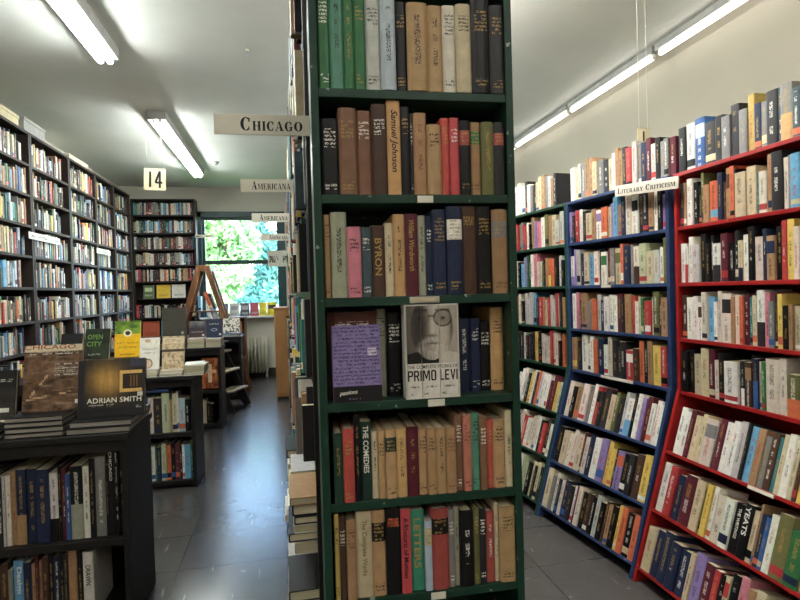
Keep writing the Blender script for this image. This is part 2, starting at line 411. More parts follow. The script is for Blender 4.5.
def emit_spine_text(bk, cov, M):
    s, col, v0, v1, wf, horiz = bk['st']
    t, h = bk['t'], bk['h']; y = -min(.006, t * (.16 if bk['old'] else .08)) - .0005
    for tri in text_tris(s):
        pts = []
        for px, py in tri:
            if horiz: x = t * (.5 + (px - .5) * wf); z = h * (v0 + (v1 - v0) * py)
            else: x = t * (.5 + (py - .5) * wf); z = h * (v1 - (v1 - v0) * px)
            pts.append(M @ Vector((x, y, z)))
        cov.face(pts, col)

def row(F, x0, text, case, shelf, hmin=.76, hmax=.94, gap=.215, depth=(.13, .17), heights=None, xmax=None, old=False, side='left', split=None,
        vis=1., seed=0, on='on', texts=None, y0=.004, group=None, xmin=None, yr=.012, stick=0.):
    """a row of upright books; F: u right, v into the shelf, w up. text: colour code + width in mm"""
    r = random.Random(seed * 77 + 3)
    toks = []
    for i, tk in enumerate(text.split()):
        code = tk.rstrip('0123456789'); w = int(tk[len(code):]) / 1000
        n = 1
        if split and w > split: n = int(math.ceil(w / split))
        for j in range(n):
            toks.append([code if j % 2 == 0 else (code[0] if r.random() < .4 else r.choice('wkcitdln')), w / n, heights[i] if heights else None, i if j == 0 else -1])
    tot = sum(t[1] for t in toks); sc = 1
    if xmin is not None and x0 < xmin: tot2 = x0 + tot - xmin; sc = tot2 / tot; x0 = xmin
    if xmax is not None and x0 + tot * sc > xmax: sc *= (xmax - x0) / (tot * sc)
    x = x0; n = len(toks)
    for i, (code, w, hh, src) in enumerate(toks):
        w *= sc
        if code[0] != '_':
            h = hh if hh else gap * r.uniform(hmin, hmax)
            d = r.uniform(*depth)
            yo = y0 + r.uniform(0, yr)
            if stick and r.random() < .2: yo = -r.uniform(.4, 1.) * stick
            M = F @ Matrix.Translation((x + .0004, yo, .0005))
            k = i if side == 'left' else n - 1 - i
            size = 'thin ' if w < .017 else 'thick ' if w > .05 else ''
            tall = 'short ' if h < gap * .8 and hh is None else ''
            two = f' with {NAMES[code[1]]} panel' if len(code) > 1 else ''
            for sz, tw in ((size or tall, two), ('', two), ('', '')):
                lab = f"{sz}{NAMES[code[0]]} book{tw}, {ORD[min(k, 38)]} from {side} {on} {shelf} {case}"
                if len(lab.split()) <= 16: break
            add_book(M, w - .0008, h, d, code, lab, old=old and (texts is None or src not in texts), vis=vis, group=group or f'books {on} {shelf} {case}', seed=seed * 1000 + i,
                     spine_text=texts.get(src) if texts else None)
        x += w

# ------------------------------------------------------------------ the setting
def structure(mb, name, mat, bevel=0): return tag(mb.build(name, mat, None, False, bevel), kind='structure')
XL, XR, YB, YF, H = -2.52, 2.80, 9.25, -3.2, 3.06
m = MB(); m.box((XL - .1, YF - .1, -.1), (XR + .1, YB + .12, 0)); structure(m, 'floor', FLOORM)
m = MB(); m.box((XL - .1, YF - .1, H), (XR + .1, YB + .12, H + .12)); structure(m, 'ceiling', CEILP)
m = MB(); m.box((XL - .1, YF - .1, 0), (XL, YB + .12, H)); structure(m, 'wall_left', WALLP)
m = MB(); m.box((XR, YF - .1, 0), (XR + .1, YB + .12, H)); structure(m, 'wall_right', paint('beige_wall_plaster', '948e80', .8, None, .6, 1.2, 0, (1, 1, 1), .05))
m = MB(); m.box((XL, YF - .1, 0), (XR, YF, H)); structure(m, 'wall_front', WALLP)
WX0, WX1, WZ0, WZ1 = -1.34, -.09, .98, 2.60
m = MB()
for a, b in (((XL, 0), (WX0, H)), ((WX1, 0), (XR, H)), ((WX0, 0), (WX1, WZ0)), ((WX0, WZ1), (WX1, H))):
    m.box((a[0], YB, a[1]), (b[0], YB + .12, b[1]))
structure(m, 'wall_back', WALLP)
m = MB(); m.box((-1.3, YB - .012, 0), (XR, YB, .12)); structure(m, 'baseboard_back', DARKWOOD)

win = tag(empty('window_1', (0, 0, 0)), kind='structure')
m = MB(); fw = .05
for a, b in (((WX0 - .07, WZ0 - .02), (WX0 + .02, WZ1 + .07)), ((WX1 - .02, WZ0 - .02), (WX1 + .07, WZ1 + .07)), ((WX0 - .07, WZ1 - .02), (WX1 + .07, WZ1 + .07))):
    m.box((a[0], YB - .025, a[1]), (b[0], YB + .1, b[1]))
part(m, 'window_frame', WINDOWP, win)
zm = 1.845
for nm, z0, z1, y in (('upper_sash', zm - .02, WZ1 - .02, YB + .07), ('lower_sash', WZ0, zm + .045, YB + .03)):
    m = MB()
    for a, b in (((WX0 + .02, z0), (WX0 + .06, z1)), ((WX1 - .06, z0), (WX1 - .02, z1)), ((WX0 + .06, z0), (WX1 - .06, z0 + .045)), ((WX0 + .06, z1 - .04), (WX1 - .06, z1))):
        m.box((a[0], y - .018, a[1]), (b[0], y + .018, b[1]))
    s = part(m, nm, WINDOWP, win)
    m = MB(); m.box((WX0 + .06, y - .002, z0 + .045), (WX1 - .06, y + .002, z1 - .04)); part(m, 'pane', GLASS, s)
m = MB(); m.box((WX0 - .1, YB - .17, WZ0 - .03), (WX1 + .1, YB + .02, WZ0)); part(m, 'window_sill', WHITEP, win, .004)

# ------------------------------------------------------------------ bookcases
def bookcase(name, label, F, W, D, levels, zt, mat, group=None, slant=None, knee=None, toe=.25, t=.02, lip=.022, back=True, zb=0., top_over=0, sides=(1, 1), shelf_depth=None, toptrim=False):
    root = empty(name, F, label, 'bookcase', group)
    if knee: prof = [(D, zb), (-toe, zb), (0, knee), (0, zt), (D, zt)]
    else: prof = [(D, zb), (0, zb), (0, zt), (D, zt)]
    for i, xx in enumerate((0, W - t)):
        if not sides[i]: continue
        m = MB(); m.prism(prof[::-1], xx, xx + t); part(m, 'side_panel', mat, root, .0015)
    for z in levels:
        m = MB(); m.box((t, .002, z - lip), (W - t, D - .012, z)); part(m, 'shelf', mat, root, .0015)
    m = MB(); m.box((t, 0, zt - lip), (W - t, D, zt)); part(m, 'top_board', mat, root, .0015)
    if slant:
        for s in slant:
            m = MB(); m.box((t, .002, -lip * .8), (W - t, .185, 0), M=slant_M(knee, toe, s)); part(m, 'sloping_shelf', mat, root, .0015)
    if back:
        m = MB(); m.box((t, D - .01, zb + .02), (W - t, D, zt - lip)); part(m, 'back_panel', mat, root)
    return root
def slant_M(knee, toe, s):
    n = math.hypot(toe, knee); W = Vector((0, toe / n, knee / n)); V = Vector((0, knee / n, -toe / n))
    return frame(Vector((0, 0, knee)) - W * s, (1, 0, 0), V)

# --- the green pillar bookcase in the middle
a = R(-1.8)
FP = frame((.063, 1.25, .009), (math.cos(a), math.sin(a), 0), (-math.sin(a), math.cos(a), 0))
LV = [1.772, 1.533, 1.298, 1.058, .83, .603]
pil = bookcase('bookcase', 'narrow dark green end bookcase standing in the middle of the shop', FP, .477, .25, LV + [.36, .1], 2.03, GREEN, t=.018, lip=.02)
for u0, u1, z in ((.238, .275, 1.533), (.25, .29, 1.058), (.245, .28, .603)):
    m = MB(); m.box((u0, -.0012, z - .019), (u1, .001, z - .003)); part(m, 'shelf_label', SIGNP, pil, label='small white paper shelf label')
m = MB(); m.box((.212, -.004, 1.298 - .017), (.283, .002, 1.298 - .002)); lh = part(m, 'label_holder', METAL, pil, .001, label='brass label holder screwed to the shelf edge')
m = MB(); m.box((.222, -.005, 1.298 - .0135), (.273, -.0035, 1.298 - .0055)); part(m, 'paper_insert', CARDP, lh)
def prow(k, x0, txt, hs, texts=None, **kw):
    names = ('top shelf', 'second shelf', 'third shelf', 'fourth shelf', 'fifth shelf', 'sixth shelf')
    row(FP @ Matrix.Translation((0, 0, LV[k])), x0 + .010, txt, 'of green end bookcase', names[k], heights=hs, old=True, seed=100 + k, xmin=.0195, xmax=.458, texts=texts, **kw)
prow(0, .009, 'g28 h32 g24 g27 l36 q36 k27 T50 T38 i33 c38 k46 d36', [.225, .222, .222, .224, .219, .22, .205, .202, .199, .203, .206, .226, .207])
prow(1, .010, 'k40 A41 A35 b36 j32 k23 d7 t31 T34 R21 C23 kx27 tg27 e31 dx27', [.17, .196, .192, .207, .218, .205, .19, .19, .163, .18, .18, .173, .172, .172, .172],
     {4: ('Samuel Johnson', INKD, .24, .9, .62, False)})
prow(2, .011, 't15 F37 p33 Z24 b33 c20 j28 m31 F19 n16 n35 nw38 b38 k38 ta40', [.19, .194, .161, .16, .165, .17, .19, .191, .187, .185, .2, .207, .21, .208, .2],
     {4: ('BYRON', GOLD, .3, .82, .5, False), 7: ('William Wordsworth', GOLD, .3, .92, .42, False), 12: ('THE PLAY', GOLD, .78, .88, .7, True)})
prow(3, .013, 'B120 F24 k38 n36 d45 n40 n20 n32 n26 k29 j35', [.205, .21, .2, .19, .195, .19, .183, .18, .18, .17, .205], y0=.05)
prow(4, .017, 'G22 R26 k15 G26 c15 T16 TG27 j24 m29 T20 T22 T24 t24 A19 P20 h20 A18 R17 T31 c18',
     [.16, .168, .2, .18, .155, .157, .16, .16, .162, .155, .155, .155, .154, .182, .18, .183, .175, .165, .165, .185], {3: ('THE COMEDIES', INKW, .34, .95, .5, False)})
prow(5, .014, 'Y11 b16 t23 c37 Tk33 k35 C24 Q33 qc18 xk42 a14 F13 k34 e15 d17 x22 c10 T41',
     [.2, .19, .185, .2, .2, .2, .198, .19, .165, .19, .185, .19, .18, .185, .18, .17, .19, .18],
     {5: ('AFTER BABEL', lin('d06a48'), .8, .9, .8, True), 6: ('A Rhetoric of Motives', INKD, .18, .9, .5, False), 7: ('LETTERS', GOLD, .28, .9, .5, False), 3: ('The Complete Works', lin('7a6a4a'), .25, .9, .4, False)})

# --- the coloured bookcases along the right
FR = frame((1.717, 2.188, 0), (0, -1, 0), (1, 0, 0))
bd = Vector((.097, -.77, 0)).normalized()
FB = frame((1.615, 2.98, 0), bd, (-bd.y, bd.x, 0))
FG = FB @ Matrix.Translation((-.784, 0, 0))
KN, TOE = .848, .25
LR = [1.57, 1.321, 1.073, .835]; SL = [.285, .55, .815]; ZT = 1.81
bookcase('bookcase', 'red painted bookcase with sloping lower shelves, nearest on the right', FR, .86, .27, LR, ZT, RED, 'painted bookcases along the right', SL, KN, TOE, lip=.016, t=.018)
bookcase('bookcase', 'blue painted bookcase with sloping lower shelves beside the red one', FB, .768, .27, LR, ZT, BLUE, 'painted bookcases along the right', SL, KN, TOE, lip=.016, t=.018)
bookcase('bookcase', 'green painted bookcase with sloping lower shelves beyond the blue one', FG, .782, .27, LR, ZT, DGREEN, 'painted bookcases along the right', SL, KN, TOE, lip=.016, t=.018)
for bc, W0, items in ((bpy.data.objects['bookcase.001'], .86, [(.47, .58, None)]), (bpy.data.objects['bookcase.002'], .768, [(.3, .375, 1.321), (.28, .52, .835)])):
    for u0, u1, z in items:
        m = MB()
        if z: m.box((u0, -.0012, z - .015), (u1, .003, z - .001))
        else: m.box((u0, -.0012, -.015), (u1, .003, -.002), M=slant_M(KN, TOE, SL[0]))
        part(m, 'shelf_label', SIGNP, bc, label='white paper label strip on the shelf edge')
SHN = ['first shelf', 'second shelf', 'third shelf', 'fourth shelf', 'upper sloping shelf', 'middle sloping shelf', 'lowest sloping shelf']
def crow(F, k, x0, txt, case, W, side='left', split=None, seed=0, vis=1., dx=0., **kw):
    if k < 0: G = F @ Matrix.Translation((0, 0, ZT)); row(G, x0 + dx, txt, f'of the {case} bookcase', 'top', hmin=.8, hmax=1.02, gap=.215, side=side, split=split, seed=seed, vis=vis, on='standing on', xmax=W + .02, y0=.02, **kw); return
    if k < 4: G = F @ Matrix.Translation((0, 0, LR[k])); gap = .222
    else: G = F @ slant_M(KN, TOE, SL[k - 4]); gap = .235
    row(G, x0 + dx, txt, f'of the {case} bookcase', SHN[k], side=side, split=split, seed=seed, vis=vis, xmin=.0215, xmax=W - .0215, gap=gap, depth=(.12, .165), hmin=.68 if k < 4 else .76, hmax=.96 if k < 4 else .94, **kw)
REDROWS = ['k43 l50 uq55 d58 k42 a42 d42 a38 Y30 n31 ac25 d47 Z17 aj47 Z31 d81 d44',
 'd37 t15 w34 k28 k21 e15 t33 os41 n25 b17 tb18 o22 k11 c51 c43 z12 i35 t23 d46 i23 a10 s36 d15 a23 k16 c25 w30 n26 c34',
 'w33 wr20 w27 l42 k31 k25 k18 wd42 m35 k32 d18 cn23 w24 k29 i42 n17 tn34 k26 r18 y28 i21 cd30 c23 n16 w25 k30 w28 r30',
 'b39 w38 w27 wb26 i30 s33 w18 i22 id48 t21 i26 o17 m25 z12 c20 wd36 p23 a23 d13 y20 k29 t14 c31 d27 t26 k25 w33 n28',
 'k41 k30 c43 c46 m32 i27 k29 w68 d13 dw17 bt30 d11 nu22 c12 g16 i61 i29 eo56 b20 s23 k23 c25 n30 w30 k22',
 'w36 w36 m26 c38 c27 ia60 b14 m29 w31 w36 l33 d12 s33 t32 a26 b30 z21 c20 w32 c19 b13 y25 i29 k25 w27',
 'w53 r44 n42 m67 c45 ek19 y27 w22 i46 wn42 k45 k36 c25 t11 n23 u16 w31 e53 g54 t40 n34',
 'c56 n48 n50 n55 n52 c25 v49 m47 r28 k33 cr21 k36 p35 t29 c38 k23 c31 w34 e41 d40 b30']
BLUEROWS = ['w58 c62 a73 t78 a49 d48 c60 t60 d31 r43 l36 a27 n39 m33 l62 a60 m40',
 'v29 d28 r34 w27 d33 c52 t38 wv43 o48 c23 v21 s34 t67 i42 wk41 d35 d34 t33 w23 k27 v27',
 'wv36 v28 lk64 c46 s45 i35 k24 wg45 m26 a32 ce49 ow20 n48 a19 ib40 f48 c48 l37 w27 e20',
 'w35 p23 n11 t54 a39 t15 o35 l27 n32 w44 w57 m33 d22 t46 r25 w24 f15 g20 b12 rw37 w11 e36 b17 t40',
 'ty46 d37 w54 w61 o34 n47 w64 d44 d24 d45 rw48 b39 o33 k27 t33 y49 r39 n14',
 'i42 k33 to103 a41 w27 rk57 d49 c40 e26 d32 l25 ws43 k24 w30 v23 m62 w27 w21',
 'k52 c51 i73 c55 m15 i67 w53 vu52 y60 d13 vo44 k43 d36 b49 y48',
 'c56 a64 n57 n44 d43 w31 m14 i37 k49 b67 l81 b23 t31 k40 y24 o40 k49 o42']
GREENROWS = ['w76 w88 d70 a68 c65 t38 a62 t28 d27',
 'w34 r62 a47 r52 w31 k20 t50 v29 p85 e36 t36 c44 l76', 'k41 i38 k33 s43 v31 g47 w34 p49 i48 e47 t27 oy62 k43 w25 k33',
 't73 w47 k38 l99 s36 n42 r39 t45 r37 l49 r27 w45 t30', 'r41 w66 d64 b62 k48 y35 k46 i89 r32 i63 k31 o30',
 'w91 l50 y37 w48 o58 w67 w22 m64 y72', 'w40 k40 i59 r43 w69 i53 w52 r38 d37 w36', 'k50 w50 m34 w42 f68 k40 c64 c62']
RX = [0.012, .021, .021, .021, .021, .044, .0215, .0215]
BX = [.01, .0215, .0215, .036, .0215, .039, .028, .0215]
GX = [-.648, -.64, -.64, -.647, -.658, -.52, -.48, -.42]
YE = {10: ('THE WRITINGS', INKW, .3, .9, .3, False), 11: ('YEATS', INKW, .42, .95, .6, False)}
for k in range(8):
    crow(FR, k - 1, RX[k], REDROWS[k], 'red', .86 if k else .80, seed=200 + k, split=None if k != 4 else .07, texts=YE if k == 6 else None)
    crow(FB, k - 1, BX[k], BLUEROWS[k], 'blue', .768, seed=300 + k, split=.056)
    crow(FG, k - 1, GX[k] + .784, GREENROWS[k], 'green', .782, side='right', seed=400 + k, split=.044)

# ------------------------------------------------------------------ left wall and back wall cases
LL = [2.516, 2.25, 1.982, 1.716, 1.44, 1.145, .886, .6, .32, .08]
YL = [3.66, 4.53, 5.40, 6.28, 7.08, 7.78, 8.52]
def mixrow(r, wtot, pal, lo=16, hi=44):
    out = []; x = 0
    while x < wtot - .012:
        w = r.uniform(lo, hi) / 1000
        if x + w > wtot: w = wtot - x
        out.append(f"{r.choice(pal)}{max(9, int(w * 1000))}"); x += w
    return ' '.join(out)
PAL_L = ['d', 'k', 'n', 'b', 'A', 'Z', 'a', 'd', 'm', 'G', 'w', 'c', 'c', 'l', 'i', 't', 'q', 's', 'u', 'n', 'n', 'k', 'k', 'd', 'd', 'z', 'g', 'b', 'r', 'o', 'a', 'a', 'y', 'wk', 'qn', 'cb', 'm']
LW = ['nearest the camera', 'second along', 'third along', 'fourth along', 'fifth along']
for i in range(6):
    F = frame((-2.18 - .0 * i, YL[i], 0), (0, 1, 0), (-1, 0, 0)); W = YL[i + 1] - YL[i] - .002
    bookcase('bookcase', f'tall dark wooden bookcase against left wall, {ORD[i]} from the front', F, W, .3, LL, 2.80, DARKWOOD, 'tall dark bookcases along the left wall', t=.03, lip=.024)
    r = random.Random(40 + i)
    for k, z in enumerate(LL):
        if k > 7: continue
        full = W - .062; used = full * r.choice((1, 1, 1, .93, .82, .9))
        row(F @ Matrix.Translation((0, 0, z)), .031, mixrow(r, used, PAL_L), 'of left wall bookcase', 'shelf', gap=.235, hmin=.62, hmax=.98, seed=500 + i * 20 + k, xmax=W - .031, y0=.02, vis=.8)
FK = frame((-2.30, 9.0, 0), (1, 0, 0), (0, 1, 0))
LB = [2.586, 2.31, 2.062, 1.816, 1.57, 1.308, 1.016, .72, .42, .1]
bookcase('bookcase', 'dark bookcase against the back wall left of the window', FK, .93, .24, LB, 2.83, DARKWOOD, t=.03)
r = random.Random(91)
for k in range(9):
    if k in (5, 7): continue
    row(FK @ Matrix.Translation((0, 0, LB[k])), .031, mixrow(r, .868, ['t', 'c', 'a', 'b', 'd', 'z', 'm', 'w', 'n', 'G', 'i', 'l', 'A', 's', 'F', 'Z'] if k < 4 else ['o', 'r', 'w', 'c', 't', 'k', 'z', 'n', 'd', 'l', 'k', 'i'], 20, 42), 'of back bookcase', 'shelf', gap=.21, seed=700 + k, xmax=.9, y0=.02, vis=.8)

# ------------------------------------------------------------------ long aisle cases behind the green end case (facing left)
for i, (x, y) in enumerate(((.048, 1.56), (.04, 3.33), (.028, 5.10))):
    F = frame((x, y + 1.74, 0), (.008, -1, 0), (1, .008, 0))
    LA = [2.08, 1.83, 1.58, 1.325, 1.075, .83, .57, .32, .07]
    bookcase('bookcase', ('dark aisle bookcase directly behind the green end bookcase', 'dark aisle bookcase in the middle of the aisle row', 'dark aisle bookcase at the far end of the aisle row')[i], F, 1.74, .34, LA, 2.32, BLACKWOOD, 'aisle bookcases facing left', t=.025)
    r = random.Random(60 + i)
    for k, z in enumerate(LA):
        if i == 0 and k in (6, 7): continue
        row(F @ Matrix.Translation((0, 0, z)), .026, mixrow(r, 1.68, PAL_L + ['d', 'b', 'k'], 18, 45), 'of aisle bookcase', 'shelf', gap=.23, hmin=.7, hmax=1., seed=800 + i * 20 + k, xmax=1.713, y0=-.022 - (.03 if z < .9 else 0), yr=.034, stick=.028, vis=.08, depth=(.14, .22))

# ------------------------------------------------------------------ display tables (low bookcases) on the left
def display_table(label, x1, y, L, D, h, levels):
    F = frame((x1 - L, y, 0), (1, 0, 0), (0, 1, 0))
    root = empty('display_table', F, label, 'display table', 'low display bookcases with books laid on top')
    for xx in (0, L / 2 - .012, L - .026):
        m = MB(); m.box((xx, 0, 0), (xx + .026, D, h - .026)); part(m, 'side_panel', BLACKWOOD, root, .002)
    m = MB(); m.box((-.01, -.012, h - .026), (L + .008, D + .008, h)); part(m, 'table_top', BLACKWOOD, root, .003)
    for z in levels:
        for x0, xe in ((.026, L / 2 - .012), (L / 2 + .014, L - .026)):
            m = MB(); m.box((x0, .006, z - .03), (xe, D - .01, z)); part(m, 'shelf', BLACKWOOD, root, .002)
    m = MB(); m.box((.026, D - .01, .03), (L - .026, D, h - .026)); part(m, 'back_panel', BLACKWOOD, root)
    m = MB(); m.box((.026, .03, 0), (L - .026, .045, .05)); part(m, 'kick_board', BLACKWOOD, root)
    m = MB(); m.box((.026, .012, h - .075), (L - .026, .026, h - .026)); part(m, 'apron', BLACKWOOD, root)
    return F
FT1 = display_table('black display table in front with black photography books on top', -.64, 2.34, 1.3, .37, .792, [.372, .055])
FT2 = display_table('black display table with white and beige books, second of the row', -.655, 4.0, 1.3, .37, .775, [.385, .055])
FT3 = display_table('dark display table with navy and purple books, third of the row', -.675, 5.7, 1.2, .37, .81, [.385, .055])
FT4 = display_table('dark display table with a floral book at the far end of row', -.60, 7.22, .8, .35, .80, [.4, .06])
row(FT1 @ Matrix.Translation((1.3, 0, .372)), -.56, 'd18 l20 t19 k19 d24 l12 i19 t19 nt36 n41 n47 wk32 k14 m15 u19 kF48 w25 k22 a41 k12 k23 k19 k15', 'of front display table', 'upper shelf', side='right',
    heights=[.27, .28, .275, .275, .27, .275, .275, .29, .292, .292, .288, .27, .295, .285, .26, .29, .285, .315, .32, .285, .355, .36, .355], seed=901, xmax=-.033, y0=.038, depth=(.18, .22), texts={20: ('CHICAGO', INKW, .62, .95, .5, False)})
row(FT1 @ Matrix.Translation((1.3, 0, .055)), -.56, 'd28 d28 k29 b31 a19 s39 n27 t16 m14 t10 b25 k20 n25 k15 d17 t35 k23 w41', 'of front display table', 'lower shelf', side='right',
    heights=[.25, .26, .27, .25, .23, .26, .25, .24, .27, .25, .26, .27, .26, .27, .27, .28, .28, .265], seed=902, xmax=-.15, y0=.03, depth=(.2, .24),
    texts={5: ('Design', INKW, .5, .9, .6, False), 15: ('ORANGE', GOLD, .3, .6, .6, False), 17: ('DRAWN', INKD, .5, .8, .5, False)})
r = random.Random(77)
for z, g in ((.372, .32), (.055, .27)): row(FT1 @ Matrix.Translation((0, 0, z)), .03, mixrow(r, .58, PAL_L), 'of front display table', 'far left shelf', gap=g, seed=910 + int(z * 10), xmax=.635, y0=.04, vis=.1)
row(FT2 @ Matrix.Translation((1.3, 0, .385)), -.60, 'w40 c36 u58 s59 w67 u30 i34 d55 f51 t17 c31 w10 q42 k30', 'of second display table', 'upper shelf', side='right', gap=.29, hmin=.74, hmax=.96, seed=903, xmax=-.03, y0=.03)
row(FT2 @ Matrix.Translation((1.3, 0, .055)), -.60, 'k40 w46 n58 k59 q50 g34 w42 g12 n31 f34 o29 k29 m28 d17 w16 s40 g14', 'of second display table', 'lower shelf', side='right', gap=.27, hmin=.82, hmax=.98, seed=904, xmax=-.03, y0=.03)
row(FT3 @ Matrix.Translation((1.2, 0, .055)), -.50, 'k40 n46 k40 d40 w30 w34 k12 c40 w34 c30 k40 k20', 'of third display table', 'lower shelf', side='right', gap=.27, hmin=.7, hmax=.9, seed=905, xmax=-.03, y0=.03)
row(FT3 @ Matrix.Translation((1.2, 0, .385)), -.52, 'k40 n46 k40 d40 w30 w34 k42 c40', 'of third display table', 'upper shelf', side='right', gap=.27, hmin=.7, hmax=.9, seed=906, xmax=-.2, y0=.03)

# ------------------------------------------------------------------ books laid flat and books facing out
def flat(x0, y0, z, w, d, t, code, label, group=None, page=None, yaw=0., force=True, vis=1.):
    """lying book, fore-edge towards -y; (x0, y0) is its front left corner"""
    M = Matrix.Translation((x0, y0, z)) @ Matrix.Rotation(R(yaw), 4, 'Z') @ frame((0, d, 0), (0, 0, 1), (0, -1, 0))
    add_book(M, t, w, d, code, label, hard=True, group=group, page=page, vis=vis, force=force, kind='flat')
def facing(x0, y, z, w, h, t, code, label, art=None, lean=8., yaw=0., group=None, force=True, page=None):
    """book with its front cover towards -y leaning back; (x0, y) front left bottom corner"""
    M = Matrix.Translation((x0, y, z)) @ Matrix.Rotation(R(yaw), 4, 'Z') @ Matrix.Rotation(R(-lean), 4, 'X') @ frame((0, t, .0), (0, -1, 0), (1, 0, 0))
    return add_book(M, t, h, w, code, label, hard=True, group=group, art=art, force=force, kind='face', page=page, gloss=True)
NO = (0, 0, 0, 0)
def hsh(a, b): return (math.sin(a * 127.1 + b * 311.7) * 43758.5453) % 1
def vnoise(x, y):
    i, j = math.floor(x), math.floor(y); fx, fy = x - i, y - j; fx = fx * fx * (3 - 2 * fx); fy = fy * fy * (3 - 2 * fy)
    return (hsh(i, j) * (1 - fx) + hsh(i + 1, j) * fx) * (1 - fy) + (hsh(i, j + 1) * (1 - fx) + hsh(i + 1, j + 1) * fx) * fy
def mixc(a, b, t): t = max(0, min(1, t)); return tuple(x * (1 - t) + y * t for x, y in zip(a, b))
def marks(poly, x0, y0, x1, y1, bg, ink): poly(rectp(x0, y0, x1, y1), bg, (*ink, .4))

def art_adrian(poly, grid, text):
    def f(u, v):
        g = math.exp(-(((u - .42) / .22) ** 2 + ((v - .64) / .24) ** 2))
        c = mixc(lin('2a2622'), lin('c89a50'), g * 1.1)
        c = mixc(c, lin('201a16'), .3 * vnoise(u * 30, v * 4))
        if .62 < u < .95 and .42 < v < .8:
            c = lin('2c2218') if .66 < u and .48 < v < .74 else lin('e0b468')
            if .7 < u < .9 and .5 < v < .72 and (u * 23) % 1 < .35: c = lin('7a5a30')
        if u < .1: c = lin('24242a')
        if u > .78 and v > .84: c = lin('3a3c4c')
        if v < .16: c = mixc(c, lin('1c1c22'), .8)
        return c
    grid(0, 0, 1, 1, 44, 34, f)
    text('ADRIAN SMITH', .18, .235, .97, .325, INKW)
    marks(poly, .18, .18, .55, .215, lin('2a2622'), INKW)
    poly(rectp(.9, .33, .98, .4), lin('d8d4c8')); marks(poly, .88, .13, .96, .17, lin('24222a'), INKW)
def art_chicago(poly, grid, text):
    def f(u, v):
        n = vnoise(u * 9, v * 11) * .6 + vnoise(u * 26, v * 30) * .4
        c = mixc(lin('22150f'), lin('86644a'), n * 1.2 * (.6 + .5 * v)); c = mixc(c, lin('a89078'), .8 * max(0, vnoise(u * 5 + 9, v * 26) - .62) * 2)
        ln = abs(v - (.18 + .12 * u)); c = mixc(lin('c8a880'), c, ln / .02) if ln < .02 and n > .4 else c
        l2 = abs(u - .1 - (v - .2) * .9)
        if .22 < v < .55 and l2 < .018 and n > .35: c = lin('b89a78')
        return mixc(c, lin('18100c'), .45 if v < .12 and n < .5 else 0)
    grid(0, 0, 1, 1, 34, 40, f)
    poly(rectp(0, .9, 1, 1), lin('d6c8a8')); text('CHICAGO', .07, .915, .93, .985, lin('9a5a40'))
    marks(poly, .12, .845, .96, .885, lin('5a4030'), INKW)
    for k in range(4): marks(poly, .55, .68 - k * .055, .95, .715 - k * .055, lin('6a4c38'), INKW)
    poly(rectp(.92, .1, 1, .16), lin('e0dcd0'))
def art_black(poly, grid, text):
    grid(0, 0, 1, 1, 16, 20, lambda u, v: mixc(lin('181617'), lin('4a4440'), vnoise(u * 6, v * 7) * (1 - v)))
    marks(poly, .1, .78, .95, .83, lin('1e1c1d'), INKW); poly(rectp(.75, .2, .92, .28), lin('e0dcd0')); poly(rectp(.8, .02, .98, .06), lin('d8d4c8'))
def art_purple(poly, grid, text):
    pu = lin('887ba8')
    for k in range(19):
        y0 = .215 + k * .041; poly(rectp(.03, y0, .97, y0 + .041), pu, (*lin('3a2c5c'), .4))
    poly(rectp(0, 0, 1, .205), lin('1c191c')); text('passions', .1, .1, .48, .165, INKW)
    marks(poly, .1, .05, .55, .075, lin('1c191c'), lin('8a8488'))
    poly(rectp(.7, .6, .88, .7), lin('ccc4d4')); marks(poly, .71, .62, .87, .68, lin('ccc4d4'), INKD)
def art_yellow(poly, grid, text):
    grid(0, .6, 1, 1, 14, 8, lambda u, v: mixc(lin('2a4a22'), lin('8aa83a'), vnoise(u * 6, v * 5)))
    poly(rectp(0, 0, 1, .64), lin('e6b421'))
    poly([(.5 + .17 * math.cos(t), .66 + .1 * math.sin(t)) for t in (i * math.pi / 8 for i in range(16))], lin('e8e2d0'))
    poly([(.5 + .1 * math.cos(t), .66 + .06 * math.sin(t)) for t in (i * math.pi / 8 for i in range(16))], lin('39361f'))
    marks(poly, .1, .36, .9, .41, lin('e6b421'), INKD); marks(poly, .16, .24, .84, .29, lin('e6b421'), INKD); marks(poly, .2, .05, .8, .09, lin('c89a1c'), INKD)
def art_green(poly, grid, text):
    grid(0, 0, 1, 1, 10, 10, lambda u, v: mixc(lin('131513'), lin('33402c'), vnoise(u * 5, v * 5)))
    text('OPEN', .2, .62, .8, .78, lin('6f8f4a')); text('CITY', .2, .38, .8, .54, lin('6f8f4a')); marks(poly, .2, .1, .7, .16, lin('1a1c1a'), INKW)
def art_white(poly, grid, text):
    poly(rectp(0, 0, 1, 1), lin('e4dfd2')); marks(poly, .12, .6, .9, .68, lin('e4dfd2'), lin('5a5048')); marks(poly, .2, .48, .8, .54, lin('e4dfd2'), lin('7a7068'))
    poly([(.4 + .16 * math.cos(t), .9 + .06 * math.sin(t)) for t in (i * math.pi / 8 for i in range(16))], lin('c8a888'))
    poly([(.42 + .26 * math.cos(t), .18 + .16 * math.sin(t)) for t in (i * math.pi / 8 for i in range(16))], lin('9a7c68'))
    poly([(.42 + .19 * math.cos(t), .17 + .12 * math.sin(t)) for t in (i * math.pi / 8 for i in range(16))], lin('d8bca4'))
def art_beige(poly, grid, text):
    grid(0, 0, 1, 1, 22, 26, lambda u, v: mixc(lin('c8b290'), lin('8a7458'), max(0, vnoise(u * 16, v * 16) - .45) * 2.2))
    poly(rectp(0, .52, 1, .6), lin('4a3c30')); poly(rectp(.05, .78, .95, .95), lin('d8c6a4')); marks(poly, .1, .8, .9, .93, lin('d8c6a4'), lin('6a4a38'))
